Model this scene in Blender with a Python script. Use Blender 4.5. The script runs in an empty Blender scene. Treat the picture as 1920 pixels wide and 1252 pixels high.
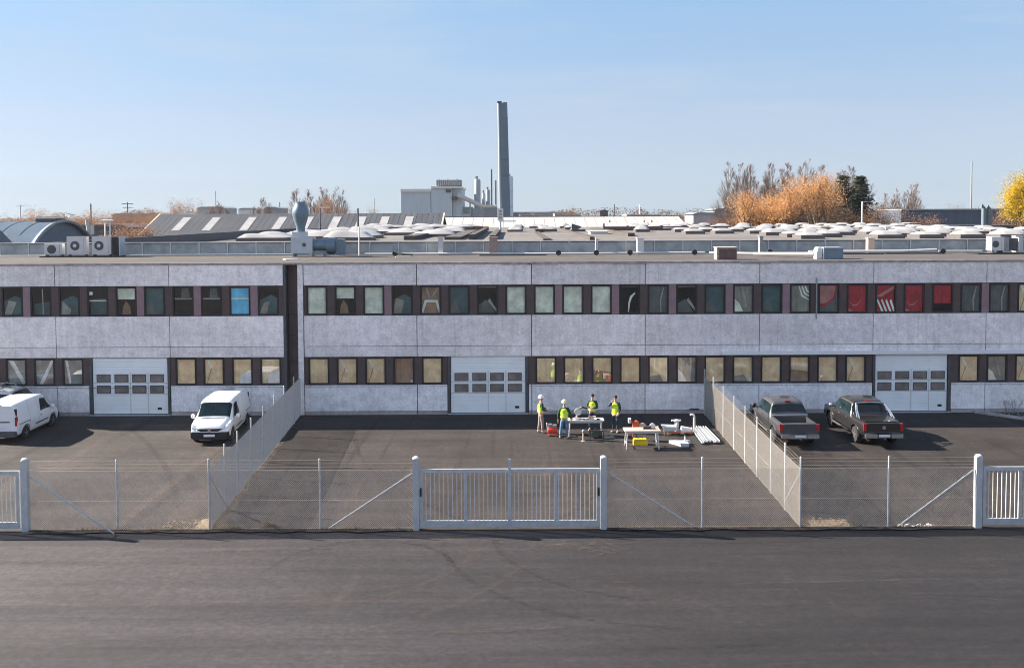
import bpy, bmesh, math, random
from mathutils import Vector, Matrix, Euler
R = math.radians
random.seed(7)
sc = bpy.context.scene
COL = sc.collection
# ------------------------------------------------------------------ camera
F_PX, CX, CY, CAM_H = 1750.0, 960.0, 482.0, 10.5
cd = bpy.data.cameras.new("camera"); cam = bpy.data.objects.new("camera", cd); COL.objects.link(cam)
cam.location = (0, 0, CAM_H)
cam.rotation_euler = (math.pi / 2 - math.atan(78 / F_PX), 0.0042, 0)
cd.sensor_width = 36; cd.lens = 36 * F_PX / 1920
cd.shift_y = -(626 - CY) / 1920
cd.clip_end = 20000; cd.clip_start = 0.5
sc.camera = cam
CM = cam.rotation_euler.to_matrix()
def ray(px, py): return CM @ Vector(((px - CX) / F_PX, -(py - CY) / F_PX, -1))
def at(px, py, Y):
    d = ray(px, py); t = Y / d.y
    return Vector((d.x * t, Y, CAM_H + d.z * t))
def gp(px, py, z=0.0):
    d = ray(px, py); t = (z - CAM_H) / d.z
    return Vector((d.x * t, d.y * t, z))
# ------------------------------------------------------------------ light
SUN = Vector((-1.67, 0.43, 1.0)).normalized()
EL = math.asin(SUN.z); AZ = math.atan2(SUN.x, SUN.y)
w = bpy.data.worlds.new("World"); sc.world = w; w.use_nodes = True
nt = w.node_tree; nt.nodes.clear()
out = nt.nodes.new('ShaderNodeOutputWorld'); bg = nt.nodes.new('ShaderNodeBackground')
sky = nt.nodes.new('ShaderNodeTexSky'); sky.sky_type = 'NISHITA'; sky.sun_disc = False
sky.sun_elevation = EL; sky.sun_rotation = AZ
sky.altitude = 0; sky.air_density = 0.85; sky.dust_density = 0.25; sky.ozone_density = 2.6
bg.inputs['Strength'].default_value = 0.09
# thin cirrus veil, in sky direction space
tc = nt.nodes.new('ShaderNodeTexCoord'); mp = nt.nodes.new('ShaderNodeMapping')
mp.inputs['Scale'].default_value = (2.2, 2.2, 17)
mp.inputs['Location'].default_value = (0.4, 0.2, 1.0)
nz = nt.nodes.new('ShaderNodeTexNoise'); nz.inputs['Scale'].default_value = 1.5; nz.inputs['Detail'].default_value = 8
nz.inputs['Roughness'].default_value = 0.6
cr = nt.nodes.new('ShaderNodeValToRGB'); cr.color_ramp.elements[0].position = 0.47; cr.color_ramp.elements[1].position = 0.75
cr.color_ramp.elements[1].color = (0.5, 0.5, 0.5, 1)
mx = nt.nodes.new('ShaderNodeMix'); mx.data_type = 'RGBA'; mx.blend_type = 'MIX'
mx.inputs['B'].default_value = (2.0, 2.3, 2.7, 1)
L = nt.links.new
L(tc.outputs['Generated'], mp.inputs['Vector']); L(mp.outputs['Vector'], nz.inputs['Vector'])
L(nz.outputs['Fac'], cr.inputs['Fac']); L(cr.outputs['Color'], mx.inputs['Factor'])
# clear autumn air: less glare near the horizon than the plain model gives, by elevation only
sep = nt.nodes.new('ShaderNodeSeparateXYZ'); L(tc.outputs['Generated'], sep.inputs[0])
def ramp(stops):
    r = nt.nodes.new('ShaderNodeValToRGB'); e = r.color_ramp.elements
    for i, (p, c) in enumerate(stops):
        q = e[i] if i < 2 else e.new(p)
        q.position = p; q.color = (*c, 1)
    L(sep.outputs['Z'], r.inputs['Fac']); return r.outputs['Color']
mul = ramp([(0,(.331,.405,.60)),(.99,(.80,.78,.74)),(.027,(.354,.369,.487)),(.059,(.432,.40,.454)),(.101,(.543,.456,.455)),(.163,(.61,.552,.517)),(.219,(.67,.637,.58))])
flat = ramp([(0,(.182,.218,.246)),(.99,(.08,.135,.23)),(.027,(.187,.22,.251)),(.059,(.182,.221,.268)),(.101,(.17,.215,.274)),(.163,(.139,.202,.284)),(.219,(.122,.192,.284))])
def vm(op, a, b):
    v = nt.nodes.new('ShaderNodeVectorMath'); v.operation = op
    for k, x in ((0, a), (1, b)):
        if isinstance(x, tuple): v.inputs[k].default_value = x
        else: L(x, v.inputs[k])
    return v.outputs[0]
half = vm('MULTIPLY', vm('MULTIPLY', sky.outputs['Color'], mul), (.45,)*3)
tot = vm('ADD', half, vm('MULTIPLY', flat, (5.5,)*3))
# bright patch added to the unseen sky behind the camera to light the facade
def mrange(src, a, b, c, d):
    m_ = nt.nodes.new('ShaderNodeMapRange'); m_.interpolation_type = 'SMOOTHSTEP'; L(src, m_.inputs['Value'])
    for k, v in zip(('From Min','From Max','To Min','To Max'), (a, b, c, d)): m_.inputs[k].default_value = v
    return m_.outputs[0]
def mathn(op, a, b):
    m_ = nt.nodes.new('ShaderNodeMath'); m_.operation = op
    for k, x in ((0, a), (1, b)):
        if isinstance(x, float): m_.inputs[k].default_value = x
        else: L(x, m_.inputs[k])
    return m_.outputs[0]
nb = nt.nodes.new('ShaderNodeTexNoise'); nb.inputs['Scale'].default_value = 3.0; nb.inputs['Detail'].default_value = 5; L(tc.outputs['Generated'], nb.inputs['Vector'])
fill_mask = mathn('MULTIPLY', mathn('MULTIPLY', mrange(sep.outputs['Y'], -.55, -.15, 1, 0), mrange(sep.outputs['Z'], .02, .12, 0, 1)),
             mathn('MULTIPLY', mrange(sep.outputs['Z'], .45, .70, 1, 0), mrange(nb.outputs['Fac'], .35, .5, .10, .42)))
mb2 = nt.nodes.new('ShaderNodeMix'); mb2.data_type = 'RGBA'; L(fill_mask, mb2.inputs['Factor']); L(tot, mb2.inputs['A']); mb2.inputs['B'].default_value = (4.2, 4.2, 5.0, 1)
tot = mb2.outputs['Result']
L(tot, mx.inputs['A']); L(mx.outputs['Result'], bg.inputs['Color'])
L(bg.outputs['Background'], out.inputs['Surface'])
sl = bpy.data.lights.new("sun", 'SUN'); so = bpy.data.objects.new("sun", sl); COL.objects.link(so)
sl.energy = 5.0; sl.angle = R(0.53); sl.color = (1.0, 0.90, 0.77)
so.rotation_euler = SUN.to_track_quat('Z', 'Y').to_euler(); so.location = (-40, 10, 60)
sc.view_settings.view_transform = 'Standard'; sc.view_settings.look = 'None'
sc.cycles.filter_width = 1.0
sc.view_settings.exposure = 1.75; sc.view_settings.gamma = 1.0
# ------------------------------------------------------------------ helpers
class MB:
    def __init__(s): s.v = []; s.f = []
    def add(s, vs, fs):
        n = len(s.v); s.v += [tuple(v) for v in vs]; s.f += [tuple(i + n for i in f) for f in fs]; return s
    def box(s, x0, x1, y0, y1, z0, z1):
        return s.add([(x0,y0,z0),(x1,y0,z0),(x1,y1,z0),(x0,y1,z0),(x0,y0,z1),(x1,y0,z1),(x1,y1,z1),(x0,y1,z1)],
                     [(3,2,1,0),(4,5,6,7),(0,1,5,4),(1,2,6,5),(2,3,7,6),(3,0,4,7)])
    def cb(s, c, sx, sy, sz, rz=0.0):
        a, b = math.cos(rz), math.sin(rz); vs = []
        for z in (-.5, .5):
            for x, y in ((-.5,-.5),(.5,-.5),(.5,.5),(-.5,.5)):
                X, Y = x*sx, y*sy; vs.append((c[0]+X*a-Y*b, c[1]+X*b+Y*a, c[2]+z*sz))
        return s.add(vs, [(3,2,1,0),(4,5,6,7),(0,1,5,4),(1,2,6,5),(2,3,7,6),(3,0,4,7)])
    def tube(s, p0, p1, r0, n=8, r1=None, cap=True):
        p0 = Vector(p0); p1 = Vector(p1); r1 = r0 if r1 is None else r1
        d = (p1 - p0)
        if d.length < 1e-6: return s
        d.normalize(); a = d.orthogonal().normalized(); b = d.cross(a)
        vs = []
        for p, r in ((p0, r0), (p1, r1)):
            for i in range(n):
                t = 2*math.pi*(i+.5)/n; vs.append(p + (a*math.cos(t) + b*math.sin(t))*r)
        fs = [(i, (i+1) % n, n+(i+1) % n, n+i) for i in range(n)]
        if cap: fs += [tuple(reversed(range(n))), tuple(range(n, 2*n))]
        return s.add(vs, fs)
    def path(s, pts, r, n=8):
        for a, b in zip(pts[:-1], pts[1:]): s.tube(a, b, r, n)
        return s
    def lathe(s, prof, c=(0,0,0), n=20, axis='z'):
        vs = []; m = len(prof)
        for i in range(n):
            t = 2*math.pi*i/n
            for r, h in prof:
                x, y = r*math.cos(t), r*math.sin(t)
                p = (x, y, h) if axis == 'z' else ((h, x, y) if axis == 'x' else (y, h, x))
                vs.append((c[0]+p[0], c[1]+p[1], c[2]+p[2]))
        fs = []
        for i in range(n):
            k = (i+1) % n
            for j in range(m-1): fs.append((i*m+j, k*m+j, k*m+j+1, i*m+j+1))
        if prof[0][0] > 1e-4: fs.append(tuple(i*m for i in reversed(range(n))))
        if prof[-1][0] > 1e-4: fs.append(tuple(i*m+m-1 for i in range(n)))
        return s.add(vs, fs)
    def prism(s, poly, lo, hi, axis='y'):
        n = len(poly)
        def P(u, v, h): return {'y': (u, h, v), 'x': (h, u, v), 'z': (u, v, h)}[axis]
        vs = [P(u, v, lo) for u, v in poly] + [P(u, v, hi) for u, v in poly]
        fs = [tuple(range(n)), tuple(reversed(range(n, 2*n)))] + [(i, n+i, n+(i+1) % n, (i+1) % n) for i in range(n)]
        return s.add(vs, fs)
    def ball(s, c, rx, ry=None, rz=None, n=12, m=8):
        ry = ry or rx; rz = rz or rx; vs = [(c[0], c[1], c[2]-rz)]
        for j in range(1, m):
            ph = -math.pi/2 + math.pi*j/m
            for i in range(n):
                t = 2*math.pi*i/n
                vs.append((c[0]+rx*math.cos(ph)*math.cos(t), c[1]+ry*math.cos(ph)*math.sin(t), c[2]+rz*math.sin(ph)))
        vs.append((c[0], c[1], c[2]+rz)); T = len(vs)-1; fs = []
        for i in range(n):
            k = (i+1) % n
            fs.append((0, 1+k, 1+i)); fs.append((T, 1+(m-2)*n+i, 1+(m-2)*n+k))
            for j in range(m-2): fs.append((1+j*n+i, 1+j*n+k, 1+(j+1)*n+k, 1+(j+1)*n+i))
        return s.add(vs, fs)
    def build(s, name, mat, parent=None, smooth=False, local=False, fixn=True):
        me = bpy.data.meshes.new(name)
        off = Vector((0, 0, 0))
        if parent is not None and not local:
            p = parent
            while p is not None: off += p.location; p = p.parent
        me.from_pydata([tuple(Vector(v) - off) for v in s.v], [], s.f)
        if fixn:
            bm = bmesh.new(); bm.from_mesh(me); bmesh.ops.recalc_face_normals(bm, faces=bm.faces); bm.to_mesh(me); bm.free()
        me.materials.append(mat)
        if smooth:
            me.shade_smooth()
            try: me.set_sharp_from_angle(angle=R(38))
            except Exception: pass
        o = bpy.data.objects.new(name, me); COL.objects.link(o)
        if parent is not None: o.parent = parent
        return o
def thing(name, label, cat, loc=(0,0,0), group=None, rz=0.0):
    o = bpy.data.objects.new(name, None); COL.objects.link(o); o.empty_display_size = 0.3
    o.location = loc; o.rotation_euler = (0, 0, rz)
    return tag(o, label, cat, group)
def tag(o, label, cat, group=None):
    o['label'] = label; o['category'] = cat
    if group: o['group'] = group
    return o
def kids(o): return [c for c in list(o.children)]
def dup(o, loc=None, rz=None, label=None, group=None, parent=None):
    c = o.copy(); COL.objects.link(c); c.parent = parent
    if loc is not None: c.location = loc
    if rz is not None: c.rotation_euler = (0, 0, rz)
    if label: c['label'] = label
    if group: c['group'] = group
    for ch in kids(o): dup(ch, parent=c)
    return c
# ------------------------------------------------------------------ materials
def newmat(name):
    m = bpy.data.materials.new(name); m.use_nodes = True
    b = m.node_tree.nodes['Principled BSDF']; return m, m.node_tree, b
def noise_col(m, b, c, amt, scale, detail=6, stretch=None, coord='Object', c2=None, rough=.6, lo=.35, hi=.65):
    n = m.node_tree; tc = n.nodes.new('ShaderNodeTexCoord'); mp = n.nodes.new('ShaderNodeMapping')
    nz = n.nodes.new('ShaderNodeTexNoise'); r = n.nodes.new('ShaderNodeValToRGB')
    nz.inputs['Scale'].default_value = scale; nz.inputs['Detail'].default_value = detail; nz.inputs['Roughness'].default_value = rough
    if stretch: mp.inputs['Scale'].default_value = stretch
    a = tuple(max(0, x*(1-amt)) for x in c); d = c2 or tuple(min(1, x*(1+amt)) for x in c)
    r.color_ramp.elements[0].position = lo; r.color_ramp.elements[1].position = hi
    r.color_ramp.elements[0].color = (*a, 1); r.color_ramp.elements[1].color = (*d, 1)
    n.links.new(tc.outputs[coord], mp.inputs['Vector']); n.links.new(mp.outputs['Vector'], nz.inputs['Vector'])
    n.links.new(nz.outputs['Fac'], r.inputs['Fac'])
    return r.outputs['Color'], mp
def mix(m, a, b, fac, mode='MULTIPLY'):
    x = m.node_tree.nodes.new('ShaderNodeMix'); x.data_type = 'RGBA'; x.blend_type = mode
    for k, v in (('A', a), ('B', b), ('Factor', fac)):
        if isinstance(v, (int, float)): x.inputs[k].default_value = v if k == 'Factor' else (v, v, v, 1)
        elif isinstance(v, tuple): x.inputs[k].default_value = (*v, 1)
        else: m.node_tree.links.new(v, x.inputs[k])
    return x.outputs['Result']
def bump(m, b, scale, strength, dist=.02, coord='Object'):
    n = m.node_tree; tc = n.nodes.new('ShaderNodeTexCoord'); nz = n.nodes.new('ShaderNodeTexNoise')
    nz.inputs['Scale'].default_value = scale; nz.inputs['Detail'].default_value = 4
    bp = n.nodes.new('ShaderNodeBump'); bp.inputs['Strength'].default_value = strength; bp.inputs['Distance'].default_value = dist
    n.links.new(tc.outputs[coord], nz.inputs['Vector']); n.links.new(nz.outputs['Fac'], bp.inputs['Height']); n.links.new(bp.outputs['Normal'], b.inputs['Normal'])
def mat(name, c, rough=.6, metal=0, amt=.12, scale=3.0, coat=0, bmp=None, spec=None):
    m, n, b = newmat(name)
    col, _ = noise_col(m, b, c, amt, scale)
    n.links.new(col, b.inputs['Base Color'])
    b.inputs['Roughness'].default_value = rough; b.inputs['Metallic'].default_value = metal
    b.inputs['Coat Weight'].default_value = coat; b.inputs['Coat Roughness'].default_value = .06
    if spec is not None: b.inputs['Specular IOR Level'].default_value = spec
    if bmp: bump(m, b, *bmp)
    return m
def layered(name, c, layers, rough=.9, bmp=None, coord='Object', spec=.3):
    """layers: (lo_mult, hi_mult, scale, stretch, ramp_lo, ramp_hi[, rotz])"""
    m, n, b = newmat(name); cur = c
    for Lr in layers:
        a, d, s, st, lo, hi = Lr[:6]
        a = a if isinstance(a, tuple) else (a,)*3; d = d if isinstance(d, tuple) else (d,)*3
        r, mp = noise_col(m, b, a, 0, s, stretch=st, coord=coord, c2=d, lo=lo, hi=hi)
        if len(Lr) > 6: mp.inputs['Rotation'].default_value = (0, 0, Lr[6]); mp.vector_type = 'POINT'
        cur = mix(m, cur, r, 1.0)
    n.links.new(cur, b.inputs['Base Color']); b.inputs['Roughness'].default_value = rough
    b.inputs['Specular IOR Level'].default_value = spec
    if bmp: bump(m, b, *bmp)
    return m
M = {}
M['road'] = layered('road_asphalt', (.041,.0355,.0385), [
    (.84,1.14,30,None,.3,.7), (.80,1.20,7,None,.36,.64), (.86,1.12,2.6,None,.36,.64), (.78,1.22,.13,(.6,1.6,1),.38,.62), (.82,1.18,1.0,(.10,1.8,1),.38,.62),
    ((1,1,1),(1.7,1.5,1.34),.45,(.05,1.1,1),.58,.70), ((.74,.74,.77),(1,1,1),.8,(.06,1.0,1),.36,.46),
    ((1,1,1),(1.45,1.32,1.2),.28,(.8,.8,1),.56,.75), ((1,1,1),(1.3,1.25,1.2),1.2,(1.5,.14,1),.60,.70), (.4,1.0,110,None,.25,.42), (.82,1.16,4,(1,1.5,1),.35,.65)], rough=.74, spec=.42, bmp=(90,.5,.02))
M['yard'] = layered('yard_asphalt', (.045,.0375,.0355), [
    (.84,1.14,27,None,.3,.7), (.80,1.20,7,None,.36,.64), (.86,1.12,2.6,None,.36,.64), (.74,1.22,.22,None,.38,.62), ((1,1,1),(1.55,1.4,1.26),.5,(1.4,.09,1),.54,.66,R(-36)),
    (.82,1.14,1.0,(.35,1.4,1),.38,.62), ((.66,.66,.68),(1,1,1),1.0,(1.2,.05,1),.36,.43,R(-30)), ((1,1,1),(1.35,1.27,1.18),.7,(.10,1.3,1),.58,.68,R(10)), (.45,1.0,100,None,.25,.42)], rough=.8, spec=.35, bmp=(80,.5,.02))
M['yardmid'] = layered('inner_yard_asphalt', (.035,.0288,.0275), [
    (.84,1.14,27,None,.3,.7), (.80,1.20,7,None,.36,.64), (.86,1.12,2.6,None,.36,.64), (.76,1.22,.24,None,.38,.62), (.82,1.15,1.0,(.12,1.8,1),.38,.62),
    ((1,1,1),(1.5,1.36,1.24),.5,(.08,1.3,1),.56,.68), ((.66,.66,.68),(1,1,1),1.1,(1.5,.05,1),.37,.44,R(8)), ((1,1,1),(1.4,1.3,1.2),.8,(1.1,.07,1),.57,.66,R(-20)), (.45,1.0,100,None,.25,.42)], rough=.8, spec=.35, bmp=(80,.5,.02))
# sun glare put into the asphalt colour: brighter on the left, darker to the right
def side_glare(m, x0, x1, a, d):
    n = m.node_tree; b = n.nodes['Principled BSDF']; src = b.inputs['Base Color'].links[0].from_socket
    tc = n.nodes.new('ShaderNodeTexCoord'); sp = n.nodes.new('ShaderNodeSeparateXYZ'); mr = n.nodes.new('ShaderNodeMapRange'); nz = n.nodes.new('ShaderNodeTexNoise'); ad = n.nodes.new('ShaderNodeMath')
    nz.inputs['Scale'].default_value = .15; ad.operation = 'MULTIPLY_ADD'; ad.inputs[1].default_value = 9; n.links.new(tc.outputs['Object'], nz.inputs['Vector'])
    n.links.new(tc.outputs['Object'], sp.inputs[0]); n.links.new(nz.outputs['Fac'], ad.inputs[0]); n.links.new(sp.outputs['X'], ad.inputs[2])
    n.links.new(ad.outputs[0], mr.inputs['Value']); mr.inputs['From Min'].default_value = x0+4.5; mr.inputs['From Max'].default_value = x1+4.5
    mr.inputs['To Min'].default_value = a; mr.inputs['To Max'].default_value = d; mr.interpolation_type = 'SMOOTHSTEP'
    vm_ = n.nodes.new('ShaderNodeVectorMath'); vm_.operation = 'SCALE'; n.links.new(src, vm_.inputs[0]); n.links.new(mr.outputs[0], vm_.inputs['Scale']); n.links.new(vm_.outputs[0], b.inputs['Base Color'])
side_glare(M['road'], -14, 9, 1.10, .42); side_glare(M['yard'], -5, 5, 1.05, .66)
M['sand'] = layered('sandy_lot', (.34,.26,.18), [(.8,1.15,.08,None,.3,.7), (.8,1.15,1.3,None,.3,.7)])
M['soil'] = layered('field_soil', (.07,.06,.04), [(.7,1.25,.05,None,.3,.7), (.85,1.15,1.3,None,.3,.7)])
M['gravel'] = layered('gravel', (.30,.23,.15), [(.45,1.3,9,None,.35,.6), (.6,1.2,1.1,None,.3,.7)], bmp=(14,1.0,.08))
M['dirt'] = layered('dirt', (.07,.055,.045), [(.4,1.5,7,None,.35,.65), (.6,1.2,1.5,None,.3,.7)], bmp=(14,1.0,.06))
def concrete(name, c):
    m = layered(name, c, [(.88,1.08,.35,None,.36,.64), (.86,1.08,2.2,(1,1,1.2),.36,.64), (.90,1.06,7,None,.36,.64), (.82,1.0,14,None,.25,.5),
        (.94,1.02,2.4,(2.2,2.2,.16),.35,.62), (.72,1.0,1.7,(1.2,1,1.2),.24,.34), (.70,1.0,34,None,.30,.42), (.80,1.0,8,(1,1,1),.30,.42), ((.86,.85,.84),(1,1,1),.9,(4,1,.12),.33,.44), ((.72,.72,.72),(1,1,1),2.2,(1,1,1),.26,.33)], rough=.92, bmp=(40,.25,.01), coord='Object')
    n = m.node_tree; b = n.nodes['Principled BSDF']; src = b.inputs['Base Color'].links[0].from_socket
    oi = n.nodes.new('ShaderNodeObjectInfo'); mr = n.nodes.new('ShaderNodeMapRange'); n.links.new(oi.outputs['Random'], mr.inputs['Value']); mr.inputs['To Min'].default_value = .90; mr.inputs['To Max'].default_value = 1.08
    v_ = n.nodes.new('ShaderNodeVectorMath'); v_.operation = 'SCALE'; n.links.new(src, v_.inputs[0]); n.links.new(mr.outputs[0], v_.inputs['Scale']); n.links.new(v_.outputs[0], b.inputs['Base Color'])
    return m
M['conc'] = concrete('facade_concrete', (.91,.855,.85))
M['conc_low'] = concrete('lower_wall_concrete', (.95,.94,.96))
M['plinth'] = concrete('plinth_concrete', (.45,.41,.40))
M['pil'] = mat('brown_mullion_panel', (.085,.058,.056), .6, amt=.15, scale=2)
M['pil_p'] = mat('mauve_mullion_panel', (.26,.17,.19), .6, amt=.12, scale=2)
M['frame'] = mat('black_window_frame', (.012,.012,.016), .45)
M['inside'] = mat('dark_room', (.02,.026,.03), .9, amt=.5, scale=.8)
M['roof'] = layered('roofing_felt', (.088,.078,.072), [(.85,1.12,.35,None,.3,.7), (.8,1.12,5,(.4,1.5,1),.35,.65), (.75,1,1.2,(.3,2,1),.3,.42)], rough=.95, bmp=(20,.4,.02))
M['roof_edge'] = mat('roof_edge_flashing', (.34,.31,.31), .7, amt=.3, scale=2.0)
M['hroof'] = layered('hall_roof_felt', (.16,.145,.137), [(.8,1.12,.12,None,.3,.7), (.86,1.1,2,(1,.15,1),.35,.65)], rough=.9)
M['white'] = mat('white_paint', (.62,.61,.60), .5, amt=.05)
M['dome'] = mat('opal_dome', (.36,.345,.335), .35, amt=.12, scale=.7)
M['domecurb'] = mat('dome_curb', (.10,.09,.09), .6)
M['galv'] = mat('galvanised_steel', (.50,.52,.54), .42, .35, amt=.12, scale=8)
M['gatem'] = mat('pale_gate_steel', (.46,.49,.515), .45, .15, amt=.1, scale=4)
M['wire'] = mat('fence_wire', (.46,.415,.37), .5, .1, amt=.1, scale=8)
M['door'] = mat('door_panel', (.86,.90,.92), .5, amt=.04, scale=1)
M['doorgl'] = mat('door_pane', (.20,.175,.165), .15, amt=.3, scale=2, coat=.5)
M['bronze'] = mat('maroon_cladding', (.115,.068,.065), .6, amt=.2)
M['black'] = mat('black_plastic', (.015,.016,.02), .5)
M['dgrey'] = mat('dark_grey_metal', (.07,.075,.085), .5, amt=.2)
M['mgrey'] = mat('mid_grey_metal', (.28,.29,.30), .5, .2, amt=.15)
M['clere'] = mat('clerestory_panel', (.30,.335,.355), .35, amt=.22, scale=1.3)
M['clframe'] = mat('clerestory_frame', (.55,.55,.55), .55, amt=.1)
M['blueunit'] = mat('blue_grey_sheet', (.14,.20,.25), .4, .2, amt=.1)
M['paleblue'] = mat('pale_blue_sheet', (.44,.49,.54), .4, .2, amt=.08)
M['rubber'] = mat('rubber', (.018,.018,.02), .8)
M['rim'] = mat('alloy_rim', (.45,.46,.48), .3, .7)
M['chrome'] = mat('chrome', (.7,.7,.72), .15, .9, amt=.04)
M['vanw'] = mat('van_white', (.80,.81,.83), .35, amt=.02, coat=.6)
M['carsil'] = mat('car_silver', (.45,.46,.47), .35, .4, amt=.03, coat=.7)
M['truckg'] = mat('pickup_grey', (.085,.085,.092), .34, .35, amt=.04, coat=.8)
M['truckb'] = mat('pickup_bronze', (.038,.035,.036), .32, .5, amt=.04, coat=.8)
M['cglass'] = mat('car_glass', (.008,.018,.022), .08, amt=.3, spec=.35)
M['red'] = mat('red_lens', (.42,.015,.02), .2, coat=.8)
M['lamp'] = mat('clear_lens', (.62,.65,.70), .12, .3, coat=.8)
M['plate'] = mat('plate_white', (.72,.74,.78), .5, amt=.02)
M['rack'] = mat('roof_rack', (.38,.37,.36), .5, .2)
M['skin'] = mat('skin', (.48,.27,.19), .6)
M['vest'] = mat('hivis_yellow', (.56,.82,.03), .75, amt=.12, scale=9)
M['reflect'] = mat('reflective_tape', (.66,.72,.42), .5)
M['dgreen'] = mat('dark_green_cloth', (.02,.06,.035), .9)
M['jeans'] = mat('blue_denim', (.10,.19,.32), .9, amt=.3, scale=9)
M['darkj'] = mat('dark_trousers', (.035,.045,.075), .9, amt=.3, scale=9)
M['khaki'] = mat('grey_brown_trousers', (.24,.20,.19), .9, amt=.3, scale=9)
M['boot'] = mat('pale_boot', (.42,.40,.38), .7)
M['helm'] = mat('white_helmet', (.85,.85,.85), .35)
M['helmy'] = mat('cream_helmet', (.75,.72,.42), .35)
M['hair'] = mat('dark_hair', (.03,.022,.02), .8)
M['wood'] = mat('plywood', (.66,.47,.34), .7, amt=.12, scale=3)
M['orange'] = mat('orange_red_tool', (.62,.12,.05), .45)
M['redm'] = mat('red_metal', (.65,.05,.03), .4)
M['yel'] = mat('yellow_plastic', (.68,.55,.02), .45)
M['tan'] = mat('tan_cardboard', (.55,.42,.33), .8)
M['olive'] = mat('olive_metal', (.06,.09,.06), .6)
M['brick'] = mat('brown_brick', (.33,.25,.22), .9, amt=.3, scale=8)
M['barkg'] = mat('grey_bark', (.24,.175,.14), .9, amt=.3)
M['bark'] = mat('brown_bark', (.12,.085,.06), .9, amt=.3)
def glassy(name, tint=(1,1,1), k=.2):
    m = bpy.data.materials.new(name); m.use_nodes = True; n = m.node_tree; n.nodes.clear()
    o = n.nodes.new('ShaderNodeOutputMaterial'); g = n.nodes.new('ShaderNodeBsdfGlossy'); t = n.nodes.new('ShaderNodeBsdfTransparent')
    g.inputs['Roughness'].default_value = .02; g.inputs['Color'].default_value = (1,.97,.92,1)
    t.inputs['Color'].default_value = (*tint, 1)
    mxs = n.nodes.new('ShaderNodeMixShader'); mxs.inputs[0].default_value = k
    nz = n.nodes.new('ShaderNodeTexNoise'); nz.inputs['Scale'].default_value = 1.1; tc = n.nodes.new('ShaderNodeTexCoord')
    bp = n.nodes.new('ShaderNodeBump'); bp.inputs['Strength'].default_value = .25; bp.inputs['Distance'].default_value = .01
    n.links.new(tc.outputs['Object'], nz.inputs['Vector']); n.links.new(nz.outputs['Fac'], bp.inputs['Height']); n.links.new(bp.outputs['Normal'], g.inputs['Normal'])
    n.links.new(t.outputs[0], mxs.inputs[1]); n.links.new(g.outputs[0], mxs.inputs[2]); n.links.new(mxs.outputs[0], o.inputs[0])
    return m
M['pane_up'] = glassy('window_glass', (.95,.98,.97), .055)
M['pane_low'] = glassy('coated_window_glass', (1,1,1), .12)
for k, c in dict(cream=(.84,.81,.68), tan_reflected=(.98,.68,.40), greyb=(.30,.27,.23), red=(.46,.02,.035), pink=(.50,.20,.18), blue=(.16,.55,.85),
                 teal=(.06,.125,.14), greyg=(.33,.33,.30), white=(.8,.79,.74), brownb=(.40,.24,.15), dgrey=(.12,.13,.13)).items():
    M['cu_'+k] = mat('curtain_'+k, c, .85, amt=.22, scale=2.2)
def leaf(name, c, amt=.35):
    m, n, b = newmat(name); col, _ = noise_col(m, b, c, amt, .55, detail=5)
    col2, _ = noise_col(m, b, (1,1,1), .35, 9.0, detail=2)
    cc = mix(m, col, col2, 1.0); n.links.new(cc, b.inputs['Base Color']); b.inputs['Roughness'].default_value = .75
    b.inputs['Specular IOR Level'].default_value = .2
    tr = n.nodes.new('ShaderNodeBsdfTranslucent'); ms = n.nodes.new('ShaderNodeMixShader'); ms.inputs[0].default_value = .42
    n.links.new(cc, tr.inputs['Color']); n.links.new(b.outputs[0], ms.inputs[1]); n.links.new(tr.outputs[0], ms.inputs[2])
    n.links.new(ms.outputs[0], n.nodes['Material Output'].inputs['Surface']); return m
M['lf_or'] = leaf('orange_leaves', (.64,.36,.16)); M['lf_ye'] = leaf('yellow_leaves', (.62,.44,.03)); M['lf_br'] = leaf('brown_leaves', (.30,.17,.105))
M['lf_gr'] = leaf('conifer_needles', (.045,.06,.042)); M['lf_tw'] = leaf('twiggy_leaves', (.34,.21,.13)); M['lf_dg'] = leaf('dark_shrub', (.09,.10,.06))
M['lf_far'] = leaf('far_branches', (.17,.125,.105)); M['lf_weed'] = leaf('weeds', (.24,.17,.09), .5)

def marks(name, c, thr):
    m = bpy.data.materials.new(name); m.use_nodes = True; n = m.node_tree; b = n.nodes['Principled BSDF']
    b.inputs['Base Color'].default_value = (*c, 1); b.inputs['Roughness'].default_value = .9; b.inputs['Specular IOR Level'].default_value = .2
    tc = n.nodes.new('ShaderNodeTexCoord'); mp = n.nodes.new('ShaderNodeMapping'); mp.inputs['Scale'].default_value = (1.0,3.0,1); nz = n.nodes.new('ShaderNodeTexNoise'); nz.inputs['Scale'].default_value = 2.5; nz.inputs['Detail'].default_value = 8; nz.inputs['Roughness'].default_value = .7
    r = n.nodes.new('ShaderNodeMapRange'); r.inputs['From Min'].default_value = thr; r.inputs['From Max'].default_value = thr+.2; r.inputs['To Max'].default_value = .20
    n.links.new(tc.outputs['Object'], mp.inputs[0]); n.links.new(mp.outputs[0], nz.inputs['Vector']); n.links.new(nz.outputs['Fac'], r.inputs['Value']); n.links.new(r.outputs[0], b.inputs['Alpha']); return m
M['mk_l'] = marks('pale_scuff', (.15,.115,.09), .42); M['mk_d'] = marks('dark_tyre_mark', (.016,.015,.017), .40); M['mk_f'] = marks('faint_scuff', (.10,.08,.066), .46)
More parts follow.
